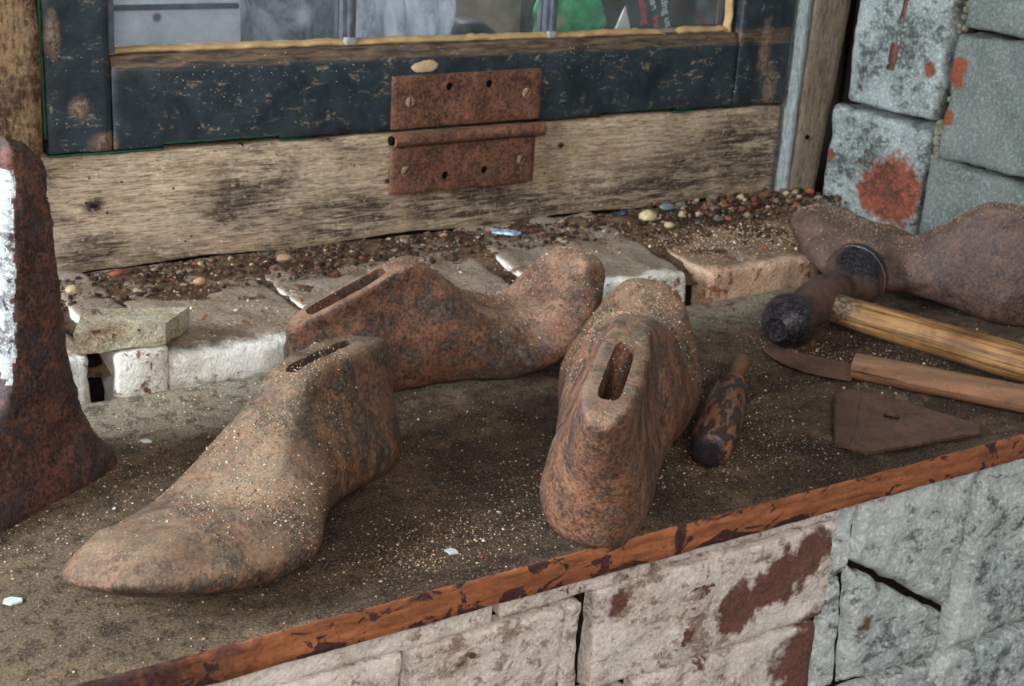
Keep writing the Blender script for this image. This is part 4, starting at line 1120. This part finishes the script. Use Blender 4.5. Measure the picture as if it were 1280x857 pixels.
bm = bmesh.new(); plate_prism(bm, [(.747, .676), (.7525, .668), (.768, .678), (.8420, .7425), (.8345, .7485), (.8165, .7455)], .0058, .0068)
bmesh.ops.recalc_face_normals(bm, faces=bm.faces); bmesh.ops.bevel(bm, geom=[e for e in bm.edges], offset=.0003, segments=1, affect='EDGES')
me = bpy.data.meshes.new('raised_strip'); bm.to_mesh(me); bm.free(); link_mesh('raised_strip', me, MAT['ironplate'], pl)
rbox('packing', .775, .81, .672, .70, 0, .0036, MAT['ironplate'], pl, .01, .0005)

# ------------------------------------------------------------------ turned wooden handle
th = empty('turned_handle', (.69, .75, 0), 'turned wooden tool handle with flaking black paint beside the heel-on last', 'tool handle')
tA = Vector((.6315, .6840, .0188)); tB = Vector((.7835, .8225, .0135)); tl = (tB - tA).length; td = (tB - tA).normalized()
pf = [(0, .0005), (.001, .006), (.002, .0105), (.010, .0132), (.03, .0145), (.08, .0155), (.18, .0163), (.30, .0165), (.40, .0161), (.49, .0148), (.535, .0138), (.555, .0122), (.565, .0128), (.585, .0138), (.60, .0132),
      (.615, .0112), (.64, .0100), (.68, .0086), (.70, .0082)]
lathe('grip', [(t * tl, r) for t, r in pf], tA, td, MAT['turned'], th, 36, bump=.0004)
pf = [(.695, .0086), (.705, .0092), (.72, .0088), (.74, .0068), (.80, .0062), (.90, .0068), (.97, .0074), (.99, .0066), (1.0, .003)]
lathe('stem', [(t * tl, r) for t, r in pf], tA, td, MAT['knifewood'], th, 28, bump=.0003)

# ------------------------------------------------------------------ loose tile lying on the sill
V = [(.283, .9890), (.3500, .9835), (.3790, 1.0100), (.3060, 1.0380)]
bm = bmesh.new(); plate_prism(bm, V, .0365, .0535)
bmesh.ops.recalc_face_normals(bm, faces=bm.faces)
bmesh.ops.subdivide_edges(bm, edges=bm.edges[:], cuts=6, use_grid_fill=True)
for v in bm.verts: v.co += Vector((.001 * mnoise.noise(v.co * 120), .001 * mnoise.noise(v.co * 120 + Vector((3, 0, 0))), .0012 * mnoise.noise(v.co * 70 + Vector((0, 5, 0)))))
me = bpy.data.meshes.new('loose_tile'); bm.to_mesh(me); bm.free()
o = link_mesh('loose_tile', me, MAT['tile'])
tag(o, 'loose stained tile fragment lying on the brick sill at left', 'tile')

# ------------------------------------------------------------------ dirt, rubble and grit
V = []; F = []; nx, ny = 380, 76
for j in range(ny + 1):
    for i in range(nx + 1):
        x = .235 + .930 * i / nx; y = 1.000 + .186 * j / ny
        h = .0245 + .0105 * ((y - 1.0) / .186)**1.0 + .0045 * fbm((x, y, 0), 22, 3)
        h += .0012 * fbm((x, y, 3), 90, 4) * min(1, max(0, (y - 1.04) / .06))
        h -= .004 * max(0, (y - 1.16) / .026)
        h += .006 * max(0, (x - 1.02) / .14) * max(0, (y - 1.03) / .15)
        h += .0006 * mnoise.noise((x * 300, y * 300, 0))
        edge = min((y - 1.0) / .03, 1, (x - .235) / .02, (1.165 - x) / .02)
        h -= .012 * (1 - edge)
        V.append((x, y, h))
for j in range(ny):
    for i in range(nx): a = j * (nx + 1) + i; F.append([a, a + 1, a + nx + 2, a + nx + 1])
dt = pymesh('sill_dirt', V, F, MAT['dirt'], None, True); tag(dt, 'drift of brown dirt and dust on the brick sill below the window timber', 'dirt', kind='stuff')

def sill_h(x, y): return .0335 - .003 * max(0, (y - 1.165) / .02)
def stones(name, N, xr, yr, zf, smin, smax, mats, label, cat, weights, ypow=1.0):
    V = []; F = []; fm = []
    protos = []
    for k in range(6):
        bm = bmesh.new(); bmesh.ops.create_icosphere(bm, subdivisions=1, radius=1)
        protos.append(([v.co * (1 + .75 * mnoise.noise(v.co * 1.3 + Vector((k * 7, 0, 0)))) for v in bm.verts], [[v.index for v in f.verts] for f in bm.faces])); bm.free()
    for i in range(N):
        pv, pf = random.choice(protos); x = random.uniform(*xr); t = random.random()**ypow; y = yr[1] - (yr[1] - yr[0]) * t
        s = smin * (smax / smin)**(random.random()**2.2); R = Matrix.Rotation(random.uniform(0, 6.3), 3, 'Z') @ Matrix.Rotation(random.uniform(0, 6.3), 3, 'X')
        b = len(V); c = Vector((x, y, zf(x, y) + s * .45)); sc = Vector((random.uniform(.8, 1.4), random.uniform(.7, 1.1), random.uniform(.5, .9)))
        for v in pv: q = R @ v; V.append(tuple(c + Vector((q.x * sc.x, q.y * sc.y, q.z * sc.z)) * s))
        mi = random.choices(range(len(mats)), weights)[0]
        for f in pf: F.append([b + k for k in f]); fm.append(mi)
    o = pymesh(name, V, F, mats, None, False, fmat=fm); tag(o, label, cat, kind='stuff'); return o
RB = [plain('rubble_brown', (96, 72, 56), .95), plain('rubble_dark', (48, 38, 34), .95), plain('rubble_brick', (128, 76, 58), .95), plain('rubble_pale', (170, 154, 130), .95), plain('rubble_grey', (112, 108, 100), .95)]
stones('rubble', 5200, (.27, 1.15), (1.095, 1.184), sill_h, .0005, .0032, RB, 'crumbled rubble along the foot of the window timber', 'rubble', [7, 7, .8, 1.1, .5], 1.5)
stones('rubble', 420, (.96, 1.185), (1.10, 1.180), lambda x, y: .037, .001, .0055, RB, 'brick and mortar rubble in the far right corner of the sill', 'rubble', [3, 4, 3, 1.6, 2])
stones('rubble', 120, (.685, .735), (1.035, 1.13), lambda x, y: .021, .0012, .005, [RB[0], RB[1], RB[3]], 'crumbled mortar in the open joint of the sill', 'rubble', [3, 2, 2])

# grit over the board and the sill
def gauss(n, cx, cy, sx, sy, rot=0.0):
    p = rng.normal(0, 1, (n, 2)) * np.array([sx, sy]); c, s = math.cos(rot), math.sin(rot)
    return np.stack([cx + p[:, 0] * c - p[:, 1] * s, cy + p[:, 0] * s + p[:, 1] * c], 1)
P = [np.stack([rng.uniform(-.05, 1.15, 5200), rng.uniform(.637, .98, 5200)], 1),
     gauss(900, .93, .80, .035, .05, -1.1), gauss(500, .87, .84, .02, .03), gauss(1300, .72, .80, .05, .05), gauss(800, .68, .70, .05, .025),
     gauss(1000, .44, .69, .05, .025), gauss(700, .56, .73, .05, .03), gauss(700, .27, .86, .03, .04, .8), gauss(500, .20, .80, .04, .02, .5),
     gauss(500, .36, .945, .05, .02), gauss(700, .39, .675, .04, .015), gauss(600, .93, .93, .06, .025)]
P = np.concatenate(P); P = P[(P[:, 1] > .636) & (P[:, 1] < .981) & (P[:, 0] > -.2) & (P[:, 0] < 1.16)]
N = len(P); P3 = np.concatenate([P, np.full((N, 1), .0001)], 1)
v, t, fm = grains(P3, np.tile([0, 0, 1.], (N, 1)), np.minimum(rng.lognormal(math.log(.00040), .48, N), .0017), rng.choice(5, N, p=[.36, .34, .10, .08, .12]))
o = npmesh('grit', v, t, GRIT, None, fm); tag(o, 'pale grit and dust scattered over the shelf board', 'grit', kind='stuff')
P = [np.stack([rng.uniform(.25, 1.16, 2600), rng.uniform(.995, 1.175, 2600)], 1), gauss(2600, .98, 1.06, .07, .04), gauss(700, .80, 1.06, .03, .04), gauss(500, 1.10, 1.06, .04, .04)]
P = np.concatenate(P); P = P[(P[:, 1] > .992) & (P[:, 1] < 1.18) & (P[:, 0] > .25) & (P[:, 0] < 1.17)]
P = P[~((P[:, 0] > .855) & (P[:, 0] < .89) & (P[:, 1] < 1.05))]
N = len(P)
def dirt_h(x, y):
    h = .0245 + .0105 * ((y - 1.0) / .186) + .0045 * fbm((x, y, 0), 22, 3) - .004 * max(0, (y - 1.16) / .026)
    h += .006 * max(0, (x - 1.02) / .14) * max(0, (y - 1.03) / .15)
    return max(h, .0315)
P3 = np.array([(a, b, dirt_h(a, b)) for a, b in P])
v, t, fm = grains(P3, np.tile([0, 0, 1.], (N, 1)), np.minimum(rng.lognormal(math.log(.00055), .5, N), .0028), rng.choice(5, N, p=[.34, .34, .12, .12, .08]))
o = npmesh('grit', v, t, GRIT, None, fm); tag(o, 'grit and plaster crumbs scattered over the brick sill', 'grit', kind='stuff')

# single stones and chips one can point at
def stone(name, x, y, z, s, mat, label, cat, sc=(1.2, 1, .75), seed=0, group=None):
    bm = bmesh.new(); bmesh.ops.create_icosphere(bm, subdivisions=2, radius=1)
    V = [(x + v.co.x * s * sc[0] * (1 + .35 * mnoise.noise(v.co * 1.2 + Vector((seed, 0, 0)))), y + v.co.y * s * sc[1] * (1 + .35 * mnoise.noise(v.co * 1.2 + Vector((seed, 3, 0)))),
          z + s * sc[2] * .8 + v.co.z * s * sc[2] * (1 + .3 * mnoise.noise(v.co * 1.4 + Vector((seed, 7, 0))))) for v in bm.verts]
    F = [[v.index for v in f.verts] for f in bm.faces]; bm.free()
    o = pymesh(name, V, F, mat, None, True, 30); return tag(o, label, cat, group or 'single stones in the sill dirt')
pale = plain('pale_lime_lump', (196, 182, 140), .95, .1, .4, 200)
slate = plain('slate_chip', (112, 120, 130), .6, .4, .3); navy = plain('dark_blue_pebble', (48, 58, 78), .5, .4, .3)
stone('mortar_lump', .921, 1.131, .037, .0085, pale, 'largest pale lime lump on the sill beside the open brick joint', 'stone', seed=1)
stone('mortar_lump', .931, 1.108, .034, .0048, pale, 'smaller pale lime lump just in front of the largest one', 'stone', seed=4)
stone('slate_chip', .962, 1.150, .040, .0062, slate, 'blue-grey slate chip by the timber, behind the pale lime lumps', 'stone', (1.6, .8, .6), 6)
stone('pebble', .905, 1.152, .038, .0045, navy, 'dark blue pebble at the back end of the open brick joint', 'stone', seed=8)
stone('mortar_lump', 1.075, 1.048, .034, .0040, plain('white_crumb', (212, 206, 190), .9), 'white crumb on the sill left of the far right last', 'stone', seed=9)
stone('pebble', .424, 1.105, .037, .0048, plain('tan_pebble', (176, 142, 108), .9), 'round tan pebble in the dirt above the loose tile', 'stone', seed=11)
stone('pebble', .318, 1.108, .042, .0050, plain('pale_pebble', (190, 170, 136), .9), 'pale pebble in the dirt beside the iron foot', 'stone', seed=13)
stone('brick_chip', .366, 1.142, .041, .0045, plain('red_brick_chip', (140, 76, 58), .9), 'small red brick chip in the dirt at left', 'stone', (1.5, .8, .6), 15)
stone('pebble', .515, 1.135, .038, .0060, plain('brown_pebble', (150, 124, 100), .9), 'large brown pebble in the dirt near the timber foot', 'stone', (1.4, .9, .7), 17)
stone('brick_chip', 1.160, 1.142, .042, .0045, plain('orange_brick_chip', (148, 84, 60), .9), 'orange brick chip at the foot of the right post', 'stone', seed=19)
def chip(x, y, z, s, mat, label, seed):
    random.seed(seed); k = 6
    pts = [(x + s * random.uniform(.6, 1.2) * math.cos(a + .4 * random.random()), y + s * random.uniform(.5, 1.0) * math.sin(a)) for a in [2 * math.pi * i / k for i in range(k)]]
    bm = bmesh.new(); plate_prism(bm, pts, z + .0003, z + .0014); bmesh.ops.recalc_face_normals(bm, faces=bm.faces)
    me = bpy.data.meshes.new('paint_chip'); bm.to_mesh(me); bm.free()
    o = link_mesh('paint_chip', me, mat); return tag(o, label, 'paint chip', 'pale paint chips on the board')
wc = plain('pale_paint_chip', (198, 210, 206), .6, .4, .15)
chip(.415, .668, 0, .0048, wc, 'largest pale paint chip on the board, between front last and edge', 1)
chip(.167, .727, 0, .0052, wc, 'pale blue-grey paint chip at the left, below the front toe', 2)
chip(.386, .902, 0, .0044, wc, 'pale paint chip on the board beside the front last instep', 3)
chip(.304, .899, 0, .0036, wc, 'pale paint chip on the board right of the iron foot', 4)
# shard of plastic or glass on the sill
n = NT('pale_blue_shard', .15, .6); c = n.ramp(n.noise(160, 4), (.4, lin(120, 140, 168)), (.6, lin(206, 224, 236)))
bm = bmesh.new(); plate_prism(bm, [(.7400, 1.1470), (.7560, 1.1310), (.7660, 1.1330), (.7620, 1.1420), (.7480, 1.1530)], .0375, .0400); bmesh.ops.recalc_face_normals(bm, faces=bm.faces)
me = bpy.data.meshes.new('glass_shard'); bm.to_mesh(me); bm.free()
tag(link_mesh('glass_shard', me, n.col(c)), 'small pale blue glassy shard on the sill behind the back last', 'shard')
